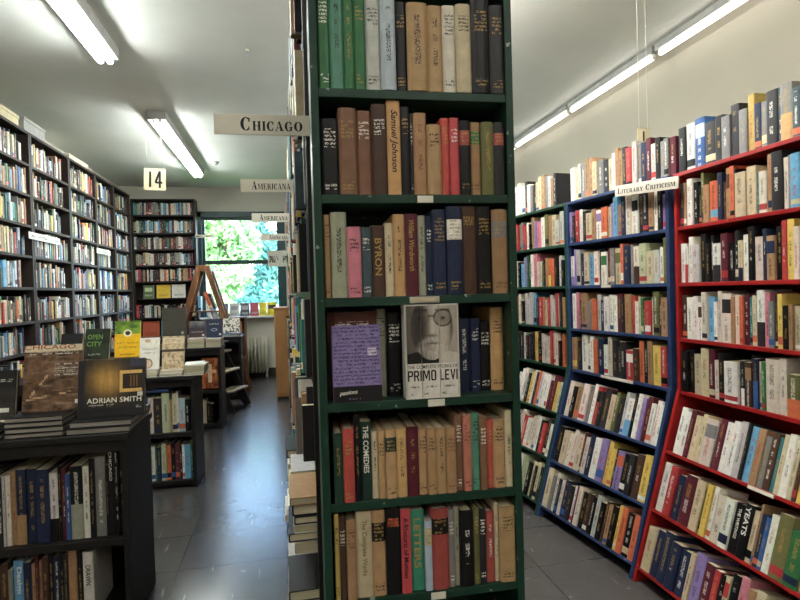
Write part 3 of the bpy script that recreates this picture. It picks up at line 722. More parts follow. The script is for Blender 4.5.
def art_grey(poly, grid, text): poly(rectp(0, 0, 1, 1), lin('55524a')); marks(poly, .35, .55, .65, .6, lin('55524a'), lin('7a4a40')); poly([(.84 + .06 * math.cos(t), .1 + .05 * math.sin(t)) for t in (i * math.pi / 6 for i in range(12))], lin('b8b4a8'))
def art_purplebrown(poly, grid, text): grid(0, 0, 1, 1, 14, 16, lambda u, v: mixc(mixc(lin('4a3430'), lin('3a3444'), v * 2), lin('aca8a4'), max(0, v - .55) * 1.6 * vnoise(u * 7, v * 5 + 3))); marks(poly, .15, .3, .85, .36, lin('5a403c'), INKW); poly(rectp(.78, .08, .92, .18), lin('d8d4c8'))
def art_navy(poly, grid, text):
    poly(rectp(0, 0, 1, 1), lin('232c4a')); poly([(.5 + .2 * math.cos(t), .42 + .08 * math.sin(t)) for t in (i * math.pi / 8 for i in range(16))], lin('b8c0d0'))
    poly([(.5 + .17 * math.cos(t), .42 + .06 * math.sin(t)) for t in (i * math.pi / 8 for i in range(16))], lin('3c4868')); poly(rectp(.8, .12, .94, .22), lin('d8d4c8')); marks(poly, .2, .7, .8, .78, lin('232c4a'), INKW)
def art_orange(poly, grid, text):
    grid(0, 0, 1, 1, 18, 24, lambda u, v: mixc(lin('c87848'), lin('6a3020'), max(0, vnoise(u * 8, v * 9) - .3) * 1.6)); poly(rectp(.38, .2, .62, .8), lin('e4c8a8')); poly(rectp(.1, .5, .9, .6), lin('e0b890'))
def art_floral(poly, grid, text): grid(0, 0, 1, 1, 26, 26, lambda u, v: mixc(lin('dcd6c4'), lin('5a5a52'), 1 if vnoise(u * 14, v * 14) > .58 else 0))
def plain(hexc, hex2=None):
    def f(poly, grid, text):
        poly(rectp(0, 0, 1, 1), lin(hexc))
        if hex2: poly(rectp(.14, .5, .86, .8), lin(hex2))
        marks(poly, .15, .15, .85, .3, lin(hexc), INKD if sum(lin(hexc)) > .6 else INKW)
    return f

# front table: stacks with the big photo books leaning on them
PG = GREYPAPER
z = .7925
gA = 'flat stack of large books at the right end of front table'
for k, (x, y, w) in enumerate(((-.862, 2.345, .232), (-.852, 2.352, .226))):
    flat(x, y, z, w, .31, .024, 'k', f"large black book lying flat, {('bottom', 'top')[k]} of two in right stack on front table", gA, lin('a09a90')); z += .0245
zA = z
facing(-.84, 2.405, zA + .002, .25, .232, .026, 'k', 'landscape black and gold art book leaning on right stack of front table', art_adrian, 12, 2)
z = .7925
for k, (x, y, w) in enumerate(((-1.08, 2.352, .206), (-1.076, 2.347, .206), (-1.08, 2.352, .205), (-1.078, 2.35, .206))):
    flat(x, y, z, w, .3, .02, 'k', f"large dark book lying flat, {('bottom', 'second lowest', 'third', 'top')[k]} of four in middle stack on front table", 'flat stack of large books in the middle of front table', lin('a09a90')); z += .0205
zB = z
facing(-1.046, 2.425, zB + .002, .212, .268, .03, 'b', 'brown aerial photograph book with cream title band leaning on front table', art_chicago, 12, 1)
z = .7925
for k in range(2):
    flat(-1.318, 2.35, z, .226, .3, .026, 'k', f"large black book lying flat, {('lower', 'upper')[k]} in the leftmost stack on front table", 'flat stack of large books at the left of front table', lin('a09a90')); z += .0265
facing(-1.305, 2.4, z + .002, .24, .205, .026, 'k', 'black book cover with small white sticker leaning at left edge of front table', art_black, 12, 1)

# second table
def stack(x, y, z, w, d, ts, codes, where, group, page=None, force=True):
    pos = {1: ('',), 2: ('lower', 'upper'), 3: ('bottom', 'middle', 'top'), 4: ('bottom', 'second lowest', 'third', 'top'), 5: ('bottom', 'second lowest', 'middle', 'second highest', 'top')}[len(ts)]
    for k, t in enumerate(ts):
        flat(x + .004 * (k % 2), y + .003 * ((k * 2) % 3), z, w, d, t, codes[k % len(codes)], f"{NAMES[codes[k % len(codes)][0]]} book lying flat, {pos[k]} of the stack {where}".replace(', of', ' of').replace(',  of', ','), group, page, force=force); z += t + .0005
    return z
t2 = .7755
za = stack(-1.03, 4.02, t2, .135, .2, (.024, .022), 'wl', 'under the white cover on second table', 'flat books under the white cover')
facing(-1.025, 4.09, za + .001, .128, .222, .02, 'w', 'white book with small portrait facing out on the second table', art_white, 14)
zb = stack(-.882, 4.02, t2, .15, .2, (.02, .02), 'wi', 'under the beige cover on second table', 'flat books under the beige cover')
facing(-.878, 4.09, zb + .001, .148, .232, .022, 't', 'beige patterned book with brown band facing out on the second table', art_beige, 14)
zc = stack(-.722, 4.0, t2, .135, .21, (.02, .018, .016, .012), 'wlci', 'at right end of second table', 'loose flat books at the right end of second table', PAPER)
flat(-.715, 4.01, zc + .0, .13, .2, .006, 'w', 'thin white booklet lying askew on top of right stack of second table', None, yaw=7)
zd = stack(-1.25, 4.19, t2, .17, .17, (.03, .03, .03, .03), 'kdnb', 'under the yellow book on second table', 'flat books under the yellow cover', force=False)
facing(-1.232, 4.27, zd + .001, .172, .262, .024, 'y', 'bright yellow book with green landscape facing out on the second table', art_yellow, 10)
ze = stack(-1.44, 4.19, t2, .18, .17, (.03, .03, .03, .03), 'kdnb', 'under the dark green book on second table', 'flat books under the dark green cover', force=False)
facing(-1.435, 4.27, ze + .001, .17, .215, .03, 'k', 'black book with green title facing out left of yellow book', art_green, 14, -8)
zf = stack(-1.64, 4.19, t2, .18, .17, (.03, .03, .03, .03), 'dknb', 'under the black book on second table', 'flat books under the black cover', force=False)
facing(-1.60, 4.29, zf + .001, .15, .185, .03, 'k', 'black book facing out left of the black and green one', plain('1d1c20'), 14, -10)
flat(-.83, 4.225, .6665, .3, .19, .02, 'u', 'blue book lying flat on top of the upright books in second display table', yaw=180)
# third table
t3 = .8105
zg = stack(-.99, 5.72, t3, .165, .25, (.026, .024, .024, .022), 'wclw', 'under the purple cover on third table', 'flat books under the purple cover')
facing(-.985, 5.82, zg + .001, .16, .165, .02, 'm', 'purple and brown book facing out on the third table', art_purplebrown, 10)
zh = stack(-.82, 5.72, t3, .15, .25, (.024, .022, .022, .018), 'lwcw', 'under the navy cover on third table', 'flat books under the navy cover')
facing(-.82, 5.82, zh + .001, .155, .19, .02, 'n', 'navy book with pale oval emblem facing out on third table', art_navy, 10)
zi = stack(-1.26, 5.8, t3, .24, .2, (.03, .03, .03, .025), 'kdbk', 'under the plain grey cover on third table', 'flat books under the grey cover', force=False)
facing(-1.25, 5.9, zi + .001, .228, .285, .02, 'a', 'large plain olive grey book facing out behind the beige book', art_grey, 6)
facing(-.86, 5.735, .4, .15, .305, .012, 'o', 'orange and tan patterned book facing out inside the third display table', art_orange, 4)
# fourth table and back shelves
zj = stack(-.84, 7.24, .8005, .225, .22, (.02, .016), 'su', 'under the floral cover on fourth table', 'flat blue books on the fourth table')
facing(-.825, 7.34, zj + .001, .205, .195, .02, 'w', 'white and grey floral book facing out on the fourth table', art_floral, 12)
for x, w, hx, h2, lb in ((-2.17, .15, '5a6a4a', 'a8b890', 'book with green plant cover facing out on back bookcase'), (-1.98, .2, 'd4b23c', None, 'yellow book facing out on back bookcase shelf'), (-1.76, .2, 'cfcac0', None, 'pale grey book facing out on back bookcase beside yellow one')):
    facing(x, 9.04, LB[5] + .001, w, .21, .015, 'w', lb, plain(hx, h2), 8, force=False)
for x, w, hx, lb in ((-2.2, .24, 'b85a40', 'terracotta book facing out low on the back bookcase'), (-1.93, .26, '3f8f98', 'teal map-like book facing out low on the back bookcase')):
    facing(x, 9.04, LB[7] + .001, w, .24, .015, 'o', lb, plain(hx, 'c87878' if hx[0] == '3' else None), 8, force=False)
for x, w, hx, h2, lb in ((-1.27, .15, '7a9cc4', None, 'pale blue book on window sill at left'), (-1.09, .15, '4a4c5c', None, 'slate book on window sill beside pale blue one'), (-.92, .15, 'b8b8b4', '8a8c90', 'pale grey book on window sill'),
                        (-.755, .14, '4c4650', 'a8a4a8', 'dark grey book on window sill beside red one'), (-.6, .13, 'a8404a', None, 'dull red book on the window sill'),
                        (-.46, .12, 'd8c830', None, 'plain yellow book on the window sill'), (-.335, .15, 'd4c41c', '222018', 'yellow book with black panel at right of sill')):
    facing(x, 9.12, WZ0 + .001, w, .215, .02, 'w', lb, plain(hx, h2), 10, group='books on the window sill')

# books piled on the low ledge of the aisle case
def pile(y, z, ws, codes, x, where):
    for k, (w, c) in enumerate(zip(ws, codes)):
        t = .02 + .013 * hsh(k * 1.7, y * 9)
        d = .15 + .05 * hsh(k, y)
        M = Matrix.Translation((x + .02 * hsh(k, z + y), y + .012 * hsh(k + 3, y), z)) @ frame((0, 0, 0), (0, 0, 1), (1, 0, 0))
        add_book(M, t, w, d, c, f"{NAMES[c]} book lying flat, {ORD[k]} up in the pile {where}", hard=True, group=f'books in the pile {where}', force=True, kind='flat'); z += t + .0006
for y, zz, x, codes, where in ((1.60, .5705, -.02, 'cnwdkt', 'nearest on the upper aisle ledge'), (1.86, .5705, -.025, 'wkbcnl', 'second on the upper aisle ledge'), (2.12, .5705, -.03, 'ndwiak', 'third on upper aisle ledge'),
                             (1.60, .3205, -.03, 'kmcwd', 'nearest on the lower aisle ledge'), (1.87, .3205, -.035, 'Bnwkl', 'second on the lower aisle ledge'), (2.14, .3205, -.04, 'dukcw', 'third on lower aisle ledge')):
    pile(y, zz, [.2 + .035 * hsh(q, y + zz) for q in range(len(codes))], codes, x, where)

# in front on the fourth pillar shelf
M0 = FP @ Matrix.Translation((0, 0, LV[3]))
b = facing(0, 0, 0, .112, .176, .016, 'v', 'purple book with script lines and black foot facing out on green end bookcase', art_purple, 5)
b['M'] = M0 @ Matrix.Translation((.032, .01, .0005)) @ Matrix.Rotation(R(-5), 4, 'X') @ frame((0, .016, 0), (0, -1, 0), (1, 0, 0))

# ------------------------------------------------------------------ the boxed set with the portrait
def sm(x, a, b): t = max(0, min(1, (x - a) / (b - a))); return t * t * (3 - 2 * t)
def portrait(u, v):
    c = mixc(lin('5c564f'), lin('a89e92'), sm(u, .0, .9))
    head = ((u - .5) / .41) ** 2 + ((v - .62) / .58) ** 2
    if head < 1.1:
        lit = sm(u, .3, .62)
        f = mixc(lin('3e3833'), lin('b4a99c'), lit)
        f = mixc(f, lin('d6ccc0'), .6 * math.exp(-((u - .56) / .16) ** 2 - ((v - .95) / .14) ** 2))
        f = mixc(f, lin('cfc5b8'), .5 * math.exp(-((u - .68) / .1) ** 2 - ((v - .58) / .1) ** 2))
        f = mixc(f, lin('4a433d'), sm(abs(u - .5), .28, .42))
        for ex, k in ((.27, .3), (.72, 1.)):
            e = math.hypot((u - ex) / .175, (v - .785) / .14)
            f = mixc(f, lin('3a342f'), .45 * k * sm(1.2 - e, 0, .5))
            f = mixc(f, lin('14110f'), math.exp(-((u - ex) / .045) ** 2 - ((v - .78) / .03) ** 2))
            f = mixc(f, lin('171412'), k * math.exp(-((e - 1) / .1) ** 2))
            f = mixc(f, lin('241f1c'), .8 * math.exp(-((v - .925 + .25 * (u - ex) ** 2) / .022) ** 2) * (abs(u - ex) < .15))
        f = mixc(f, lin('1a1614'), .9 * math.exp(-((v - .82) / .014) ** 2) * (.43 < u < .55))
        nose = math.exp(-((u - .5) / .05) ** 2) * sm(v, .46, .55) * (1 - sm(v, .72, .85))
        f = mixc(f, lin('dad0c4'), .55 * nose * lit + .15 * nose)
        f = mixc(f, lin('1e1a17'), .75 * math.exp(-((u - .5) / .1) ** 2 - ((v - .475) / .022) ** 2))
        be = math.hypot((u - .5) / .33, (v - .2) / .27)
        w = sm(1.1 - be, 0, .3)
        f = mixc(f, mixc(lin('6a635b'), lin('d4ccc0'), vnoise(u * 46, v * 16) * .55 + .45 * lit), w * .85)
        f = mixc(f, lin('2a2521'), .8 * math.exp(-((u - .52) / .13) ** 2 - ((v - .345) / .018) ** 2))
        c = mixc(f, c, sm(head, .92, 1.08))
    shoulder = .17 - .25 * (abs(u - .5) - .22)
    if v < .2 and head > .95 and v < shoulder + .06: c = lin('1e1b19') if u < .62 else lin('c8c0b4')
    return c
def sans(s):
    w = .17
    bowl = [rectp(0, 0, w, 1), rectp(w, .85, .5, 1), rectp(w, .42, .5, .56), rectp(.42, .5, .59, .92)]
    G = dict(P=(bowl, .66), R=(bowl + [[(.3, .45), (.46, .45), (.62, 0), (.44, 0)]], .7), I=([rectp(0, 0, w, 1)], .28),
             M=([rectp(0, 0, .15, 1), rectp(.65, 0, .8, 1), [(.08, 1), (.22, 1), (.46, .25), (.36, .15)], [(.58, 1), (.72, 1), (.44, .15), (.34, .25)]], .92),
             O=([rectp(0, .1, w, .9), rectp(.42, .1, .59, .9), rectp(.06, .86, .53, 1), rectp(.06, 0, .53, .14)], .7),
             L=([rectp(0, 0, w, 1), rectp(w, 0, .48, .15)], .56), E=([rectp(0, 0, w, 1), rectp(w, 0, .5, .15), rectp(w, .85, .5, 1), rectp(w, .43, .45, .57)], .6),
             V=([[(0, 1), (.18, 1), (.36, .0), (.24, .0)], [(.43, 1), (.6, 1), (.36, 0), (.25, 0)]], .66))
    x = 0; out = []
    for ch in s:
        if ch == ' ': x += .3; continue
        for p in G[ch][0]: out.append([(x + a, b) for a, b in p])
        x += G[ch][1] + .02
    return [[(a / (x - .1), b) for a, b in p] for p in out]
bw, bh, bdp = .128, .219, .045
box = empty('book_set', FP @ Matrix.Translation((.199, -.004, LV[3] + .0006)), 'boxed set of three volumes with black and white portrait of bearded man in glasses', 'boxed book set')
m = MB()
for a_, b_ in (((0, 0, 0), (.0022, bdp, bh)), ((bw - .0022, 0, 0), (bw, bdp, bh)), ((.0022, 0, 0), (bw - .0022, bdp, .0025)), ((.0022, 0, bh - .0025), (bw - .0022, bdp, bh)), ((.0022, bdp - .002, .0025), (bw - .0022, bdp, bh - .0025))):
    m.box(a_, b_, lin('d8d4ca'))
part(m, 'slipcase', M_ART, box, label='white slipcase', attrs=True)
def clipx(p, lo, hi):
    for s, lim in ((1, lo), (-1, hi)):
        out = []
        for i in range(len(p)):
            a_, b_ = p[i], p[(i + 1) % len(p)]; ia = s * (a_[0] - lim) >= 0; ib = s * (b_[0] - lim) >= 0
            if ia: out.append(a_)
            if ia != ib: t = (lim - a_[0]) / (b_[0] - a_[0]); out.append((lim, a_[1] + (b_[1] - a_[1]) * t))
        p = out
        if len(p) < 3: return []
    return p
x0, x1, vz0, vz1 = .003, bw - .003, .003, bh - .003
cuts = [x0, x0 + (x1 - x0) * .29, x0 + (x1 - x0) * .645, x1]
for k in range(3):
    m = MB(); a_, b_ = cuts[k] + .0008, cuts[k + 1] - .0008
    m.box((a_, .001, vz0), (b_, bdp - .003, vz1), lin('dcd6cc'))
    split = .37; nx, ny = 24, 70
    for i in range(nx):
        for j in range(ny):
            ua, ub = a_ + (b_ - a_) * i / nx, a_ + (b_ - a_) * (i + 1) / nx; va, vb = split + (1 - split) * j / ny, split + (1 - split) * (j + 1) / ny
            Z = lambda v: vz0 + (vz1 - vz0) * v
            m.face([(ua, .0008, Z(va)), (ub, .0008, Z(va)), (ub, .0008, Z(vb)), (ua, .0008, Z(vb))], portrait(((ua + ub) / 2 - x0) / (x1 - x0), (j + .5) / ny))
    for s, lx0, lx1, lz0, lz1 in (('THE COMPLETE WORKS OF', .01, .99, .315, .352), ('PRIMO LEVI', .01, .99, .18, .295)):
        for tri in (text_tris(s, .004) if s[0] == 'T' else sans(s)):
            p = clipx([(x0 + (x1 - x0) * (lx0 + (lx1 - lx0) * px), vz0 + (vz1 - vz0) * (lz0 + (lz1 - lz0) * py)) for px, py in tri], a_, b_)
            if p: m.face([(px, .0006, pz) for px, pz in p], lin('1a1817'))
    w = b_ - a_
    for q0, q1, zz0, zz1 in ((.2, .8, .1, .125), (.05, .35, .02, .05)):
        p = rectp(a_ + w * q0, vz0 + (vz1 - vz0) * zz0, a_ + w * q1, vz0 + (vz1 - vz0) * zz1)
        m.face([(px, .0006, pz) for px, pz in p], lin('dcd6cc'), (*INKD, .4), [(px, pz) for px, pz in p])
    part(m, 'volume', M_ART, box, attrs=True)

# ------------------------------------------------------------------ signs
def board_sign(F, w, h, text, label, group=None, th=.006, inset=(.27, .93), tz=(.2, .84), name='section_sign', both=True):
    root = empty(name, F, label, 'sign', group)
    m = MB(); m.box((0, 0, 0), (w, th, h)); part(m, 'board', SIGNP, root, .001)
    m = MB()
    if text:
        polys, wd = serif(text)
        for p in polys:
            m.face([(w * (inset[0] + (inset[1] - inset[0]) * px), -.0006, h * (tz[0] + (tz[1] - tz[0]) * py)) for px, py in p])
    part(m, 'lettering', SIGNINK, root)
    return root
board_sign(frame((-.176, 1.512, 1.744), (1, -.03, 0), (.03, 1, 0)), .248, .054, 'CHICAGO', 'white CHICAGO section sign sticking out beside the green end bookcase', 'section signs along the aisle')
board_sign(frame((-.19, 2.53, 1.777), (1, -.03, 0), (.03, 1, 0)), .235, .056, 'AMERICANA', 'white AMERICANA sign right behind the CHICAGO sign', 'section signs along the aisle', inset=(.2, .93))
board_sign(frame((-.216, 3.72, 1.795), (1, -.03, 0), (.03, 1, 0)), .245, .058, 'AMERICANA', 'second AMERICANA sign, smaller in view, before the window', 'section signs along the aisle', inset=(.2, .95))
board_sign(frame((-.215, 4.9, 1.785), (1, -.03, 0), (.03, 1, 0)), .235, .06, 'AMERICANA', 'third AMERICANA sign, farthest of them along the aisle', 'section signs along the aisle', inset=(.3, .98))
sg = FB @ frame((.46, -.035, 1.765), (1, 0, -.075), (0, 1, 0))
board_sign(sg, .40, .054, 'LITERARY CRITICISM', 'white LITERARY CRITICISM sign at top of blue and red bookcases', inset=(.05, .97), tz=(.22, .72), name='section_sign')
def marked(F, w, h, label, group=None, name='section_sign'):
    m = MB(); m.box((0, 0, 0), (w, .005, h), lin('d8d4c8'))
    m.face([(w * .06, -.0006, h * .25), (w * .94, -.0006, h * .25), (w * .94, -.0006, h * .75), (w * .06, -.0006, h * .75)], lin('d8d4c8'), (*INKD, .4), [(0, 0), (w * .2, 0), (w * .2, .006), (0, .006)])
    o = tag(m.build(name, M_COVER, None, True), label, 'sign', group); o.matrix_world = F; return o
marked(frame((-2.165, 5.28, 1.86), (0, 1, 0), (-1, 0, 0)), .66, .06, 'long white label strip across the third left wall bookcase', 'label strips on the left wall bookcases')
marked(frame((-2.165, 7.0, 1.86), (0, 1, 0), (-1, 0, 0)), .5, .06, 'white label strip on a far left wall bookcase', 'label strips on the left wall bookcases')
marked(frame((-1.36, 8.85, 2.215), (1, 0, 0), (0, 1, 0)), .27, .045, 'small white label strip beside the back bookcase top right')
marked(frame((-.2, 6.1, 1.62), (1, -.03, 0), (.03, 1, 0)), .22, .17, 'farthest white aisle sign, with two printed lines', 'section signs along the aisle')
def hung_card(x0, y, z0, w, h, txt, label, tilt=0.):
    F = Matrix.Translation((x0, y, z0)) @ Matrix.Rotation(R(tilt), 4, 'Y')
    root = empty('number_card', F, label, 'sign', 'number cards hung from the ceiling')
    m = MB(); m.box((0, 0, 0), (w, .004, h)); part(m, 'card', CARDP, root)
    m = MB(); n = len(txt)
    for i, ch in enumerate(txt):
        a0 = .5 - .19 * n + .36 * i + (.0 if n > 1 else .02)
        if ch == '1': strokes = [((.42, .15), (.42, .85))]
        else: strokes = [((.62, .12), (.62, .88)), ((.62, .88), (.12, .36)), ((.12, .36), (.92, .36))]
        for (ax, az), (bx, bz) in strokes:
            m.beam((w * (a0 + ax * .4), -.001, h * az), (w * (a0 + bx * .4), -.001, h * bz), .0012, .02 * h / .22, up=(1, 0, .001) if abs(bx - ax) < .01 else (0, 0, 1))
    part(m, 'numeral', SIGNINK, root)
    for k in (.15, .85):
        Z = F.inverted() @ Vector((x0 + w * k, y + .002, H))
        m = MB(); m.tube((w * k, .002, h), tuple(Z), .0012, n=5); part(m, 'string', STRING, root)
hung_card(-1.40, 6.0, 2.415, .21, .225, '14', 'yellowed card numbered 14 hanging before the back bookcase', 2.)
FC = (1.9, 2.72)
hung_card(1.93, 2.74, 2.08, .075, .105, '1', 'small tan card numbered 1 hanging above the blue bookcase', 0)

# ------------------------------------------------------------------ lamps
def lamp(x, y0, L, z, label, group, twin=True, yaw=0., tm=None):
    F = Matrix.Translation((x, y0, z)) @ Matrix.Rotation(R(yaw), 4, 'Z')
    root = empty('fluorescent_light', F, label, 'ceiling light', group)
    w = .08 if twin else .03
    up = H - z - .0005
    m = MB(); m.prism([(0, .022), (0, .045), (.0, up), (L, up), (L, .022)][::-1] if False else [(0, .022), (L, .022), (L, up), (0, up)], -w, w); part(m, 'housing', GREYP, root, .003)
    n = 2 if L > 1.5 else 1
    for s in ((-.03, .03) if twin else (0,)):
        for k in range(n):
            a0 = L * k / n + .02; a1 = L * (k + 1) / n - .02
            m = MB(); m.tube((s, a0 + .012, 0), (s, a1 - .012, 0), .019, n=16); part(m, 'tube', tm or TUBE, root)
            for q0, q1 in ((a0 - .006, a0 + .014), (a1 - .014, a1 + .006)):
                m = MB(); m.box((s - .013, q0, -.014), (s + .013, q1, .024)); part(m, 'lamp_holder', WHITEP, root, .002)
    return root
lamp(-1.18, 1.72, 2.44, 2.955, 'twin tube ceiling light nearest on the left side', 'ceiling lights over the left aisle')
lamp(-1.15, 5.48, 2.44, 2.955, 'twin tube ceiling light farther back near the number card', 'ceiling lights over the left aisle')
lamp(-1.17, -2.2, 2.44, 2.985, 'added twin tube ceiling light, unseen behind the camera on the left', 'ceiling lights over the left aisle', tm=TUBE_ADDED)  # added out of view to brighten the end case and front table
lamp(.95, -2.6, 2.44, 2.985, 'added twin tube ceiling light, unseen behind the camera in the middle', 'added ceiling lights over the right aisle', tm=TUBE_ADDED)  # also added behind the camera, lights the front of the end bookcase
lamp(.98, 1.2, 2.44, 2.955, 'added twin tube ceiling light over the right aisle, hidden behind the green end bookcase', 'added ceiling lights over the right aisle', tm=TUBE_AISLE_ADDED)  # added where the end case hides it, brightens the right-hand shelves
lamp(.95, 3.8, 2.44, 2.955, 'added farther twin tube ceiling light over the right aisle, hidden behind green end bookcase', 'added ceiling lights over the right aisle', tm=TUBE)  # added out of sight as well, lifts the light level farther back
for k in range(8):
    y = 6.12 - 1.265 * k
    if y < -2: break
    lamp(2.69, y, 1.24, 2.985, ('single tube wall-side light, %s counted from the far end' % ORD[k]), 'single tube lights in a row above the right bookcases', twin=False, tm=TUBE_SOFT)
m = MB(); m.tube((-.88, 7.5, H - .045), (-.88, 7.5, H - .0005), .03, .06, 20); sp = tag(m.build('smoke_detector', WHITEP), 'small round white detector on the ceiling near far light', 'smoke detector')
m = MB(); m.tube((-.23, 4.05, H - .02), (-.23, 4.05, H - .0005), .008, .014, 10); tag(m.build('ceiling_hook', METAL), 'tiny dark hook in the ceiling above the aisle', 'hook')

# ------------------------------------------------------------------ radiator, far furniture
rad = empty('radiator', (-.78, 9.05, 0), 'cream column radiator below the window', 'radiator')
for k in range(8):
    m = MB(); x = k * .056 + .02
    for yy in (0, .07): m.tube((x, yy, .08), (x, yy, .64), .019, n=10)
    m.tube((x, -.0, .64), (x, .07, .64), .021, n=10); m.tube((x, 0, .09), (x, .07, .09), .021, n=10)
    if k in (0, 7): m.tube((x, .035, 0), (x, .035, .09), .018, .016, n=8)
    part(m, 'column', RADP, rad)
m = MB(); m.tube((.0, .035, .12), (.44, .035, .12), .015, n=8); m.tube((.0, .035, .6), (.44, .035, .6), .012, n=8); part(m, 'pipe', RADP, rad)
FS = frame((-.99, 8.4, 0), (1, 0, 0), (0, 1, 0))
bookcase('bookcase', 'small low bookcase left of the radiator', FS, .36, .26, [.74, .38, .05], .76 + .24, BROWNWOOD, t=.02)
for k, (z, tx) in enumerate(((.74, 'b40 o40 w35 k40 r30 k34 g26 t40'), (.38, 's60 q50 w50 s50 i40 w30'), (.05, 'w50 l40 k50 w40 c50 w40'))):
    row(FS @ Matrix.Translation((0, 0, z)), .03, tx, 'of small bookcase by radiator', ('top shelf', 'middle shelf', 'bottom shelf')[k], seed=960 + k, xmax=.335, vis=.6)
cab = empty('wooden_cabinet', (-.175, 7.0, 0), 'brown wooden cabinet at the far end of aisle bookcases', 'cabinet')
m = MB(); m.box((0, 0, .04), (.19, .42, 1.13)); part(m, 'body', TANWOOD, cab, .004)
m = MB(); m.box((-.012, -.012, 1.13), (.2, .43, 1.155)); part(m, 'top', TANWOOD, cab, .004)
m = MB(); m.box((.012, -.012, .08), (.178, -.0005, 1.1)); dr = part(m, 'door', TANWOOD, cab, .004)
m = MB(); m.tube((.16, -.03, .62), (.16, -.012, .62), .01, n=12); part(m, 'knob', METAL, dr)
m = MB(); m.box((.01, .02, 0), (.18, .4, .04)); part(m, 'plinth', DARKWOOD, cab)
# a-frame display ladder with books leaning on it
af = empty('ladder_shelf', (-1.12, 7.85, 0), 'wooden a-frame ladder shelf behind the third display table', 'ladder shelf')
for s, x in ((-1, -.55), (1, .55)):
    for y in (0, .3):
        m = MB(); m.beam((x, y, 0), (s * .05, y, 1.72), .03, .07, up=(1, 0, .3 * s)); part(m, 'leg', BROWNWOOD, af, .003)
m = MB(); m.box((-.09, -.02, 1.66), (.09, .32, 1.74)); part(m, 'ridge', BROWNWOOD, af, .003)
for z, hw in ((1.12, .23), (.78, .34), (.4, .46)):
    m = MB(); m.box((-hw, .015, z - .02), (hw, .285, z)); part(m, 'shelf', BROWNWOOD, af, .002)
for k, (x, z, w, code, h, lb) in enumerate(((-.995, 1.125, .05, 'o', .24, 'orange book leaning on the ladder shelf, top row'), (-.936, 1.125, .03, 'd', .22, 'dark book leaning beside the orange one on ladder shelf'),
                           (-.93, .785, .05, 'l', .31, 'pale grey book leaning on ladder shelf, lower row'), (-.86, .785, .045, 'l', .3, 'pale grey book leaning rightmost on ladder shelf lower row'))):
    add_book(Matrix.Translation((x - .06, 7.87, z + .016)) @ Matrix.Rotation(R(-19), 4, 'Y'), w, h, .16, code, lb, force=True, group='books leaning on the ladder shelf')
for x, c in ((-1.2, 's'), (-1.16, 'k'), (-1.1, 'w')):
    add_book(Matrix.Translation((x, 7.87, 1.121 if c != 'k' else .781)), .035, .2, .16, c, f'{NAMES[c]} book standing upright on the ladder shelf', force=False)
# step stool
st = empty('step_stool', (-.66, 6.42, 0), 'dark wooden step stool with pale treads beside the fourth table', 'step stool')
for y in (0, .42):
    m = MB(); m.beam((0 + y * .35, y, 0), (-.31 + y * .35, y, .76), .03, .09, up=(1, 0, .4)); part(m, 'stringer', BLACKWOOD, st, .003)
    m = MB(); m.beam((-.56 + y * .3, y, 0), (-.36 + y * .35, y, .74), .03, .05, up=(1, 0, -.3)); part(m, 'leg', BLACKWOOD, st, .003)
for k, z in enumerate((.22, .44, .66)):
    m = MB(); x = -.31 * z / .76
    m.prism([(0.016, z), (.404, z), (.404, z + .022), (.016, z + .022)], x - .07, x + .11); o = part(m, 'tread', LIGHTWOOD, st, .003)
    for v in o.data.vertices: v.co.x += v.co.y * .35
m = MB(); m.prism([(-.02, .76), (.44, .76), (.44, .785), (-.02, .785)], -.42, -.2); o = part(m, 'top_step', BLACKWOOD, st, .003)
for v in o.data.vertices: v.co.x += v.co.y * .35
# things on top of the left wall cases
for y, l, hgt, mat, lb in ((4.75, .5, .09, CARDP, 'flat pale carton lying on top of left wall bookcases'), (5.35, .42, .12, GREYP, 'grey carton on top of left wall bookcases next to the pale one'), (6.35, .55, .05, SIGNP, 'thin white carton lying farther along on the left wall bookcases')):
    root = empty('carton', (-2.42, y, 2.8005), lb, 'carton', 'cartons on top of the left wall bookcases')
    m = MB(); m.box((0, 0, 0), (.22, l, hgt)); part(m, 'body', mat, root, .003)
    m = MB(); m.box((-.006, -.006, hgt - .02), (.226, l + .006, hgt + .006)); part(m, 'lid', mat, root, .002)

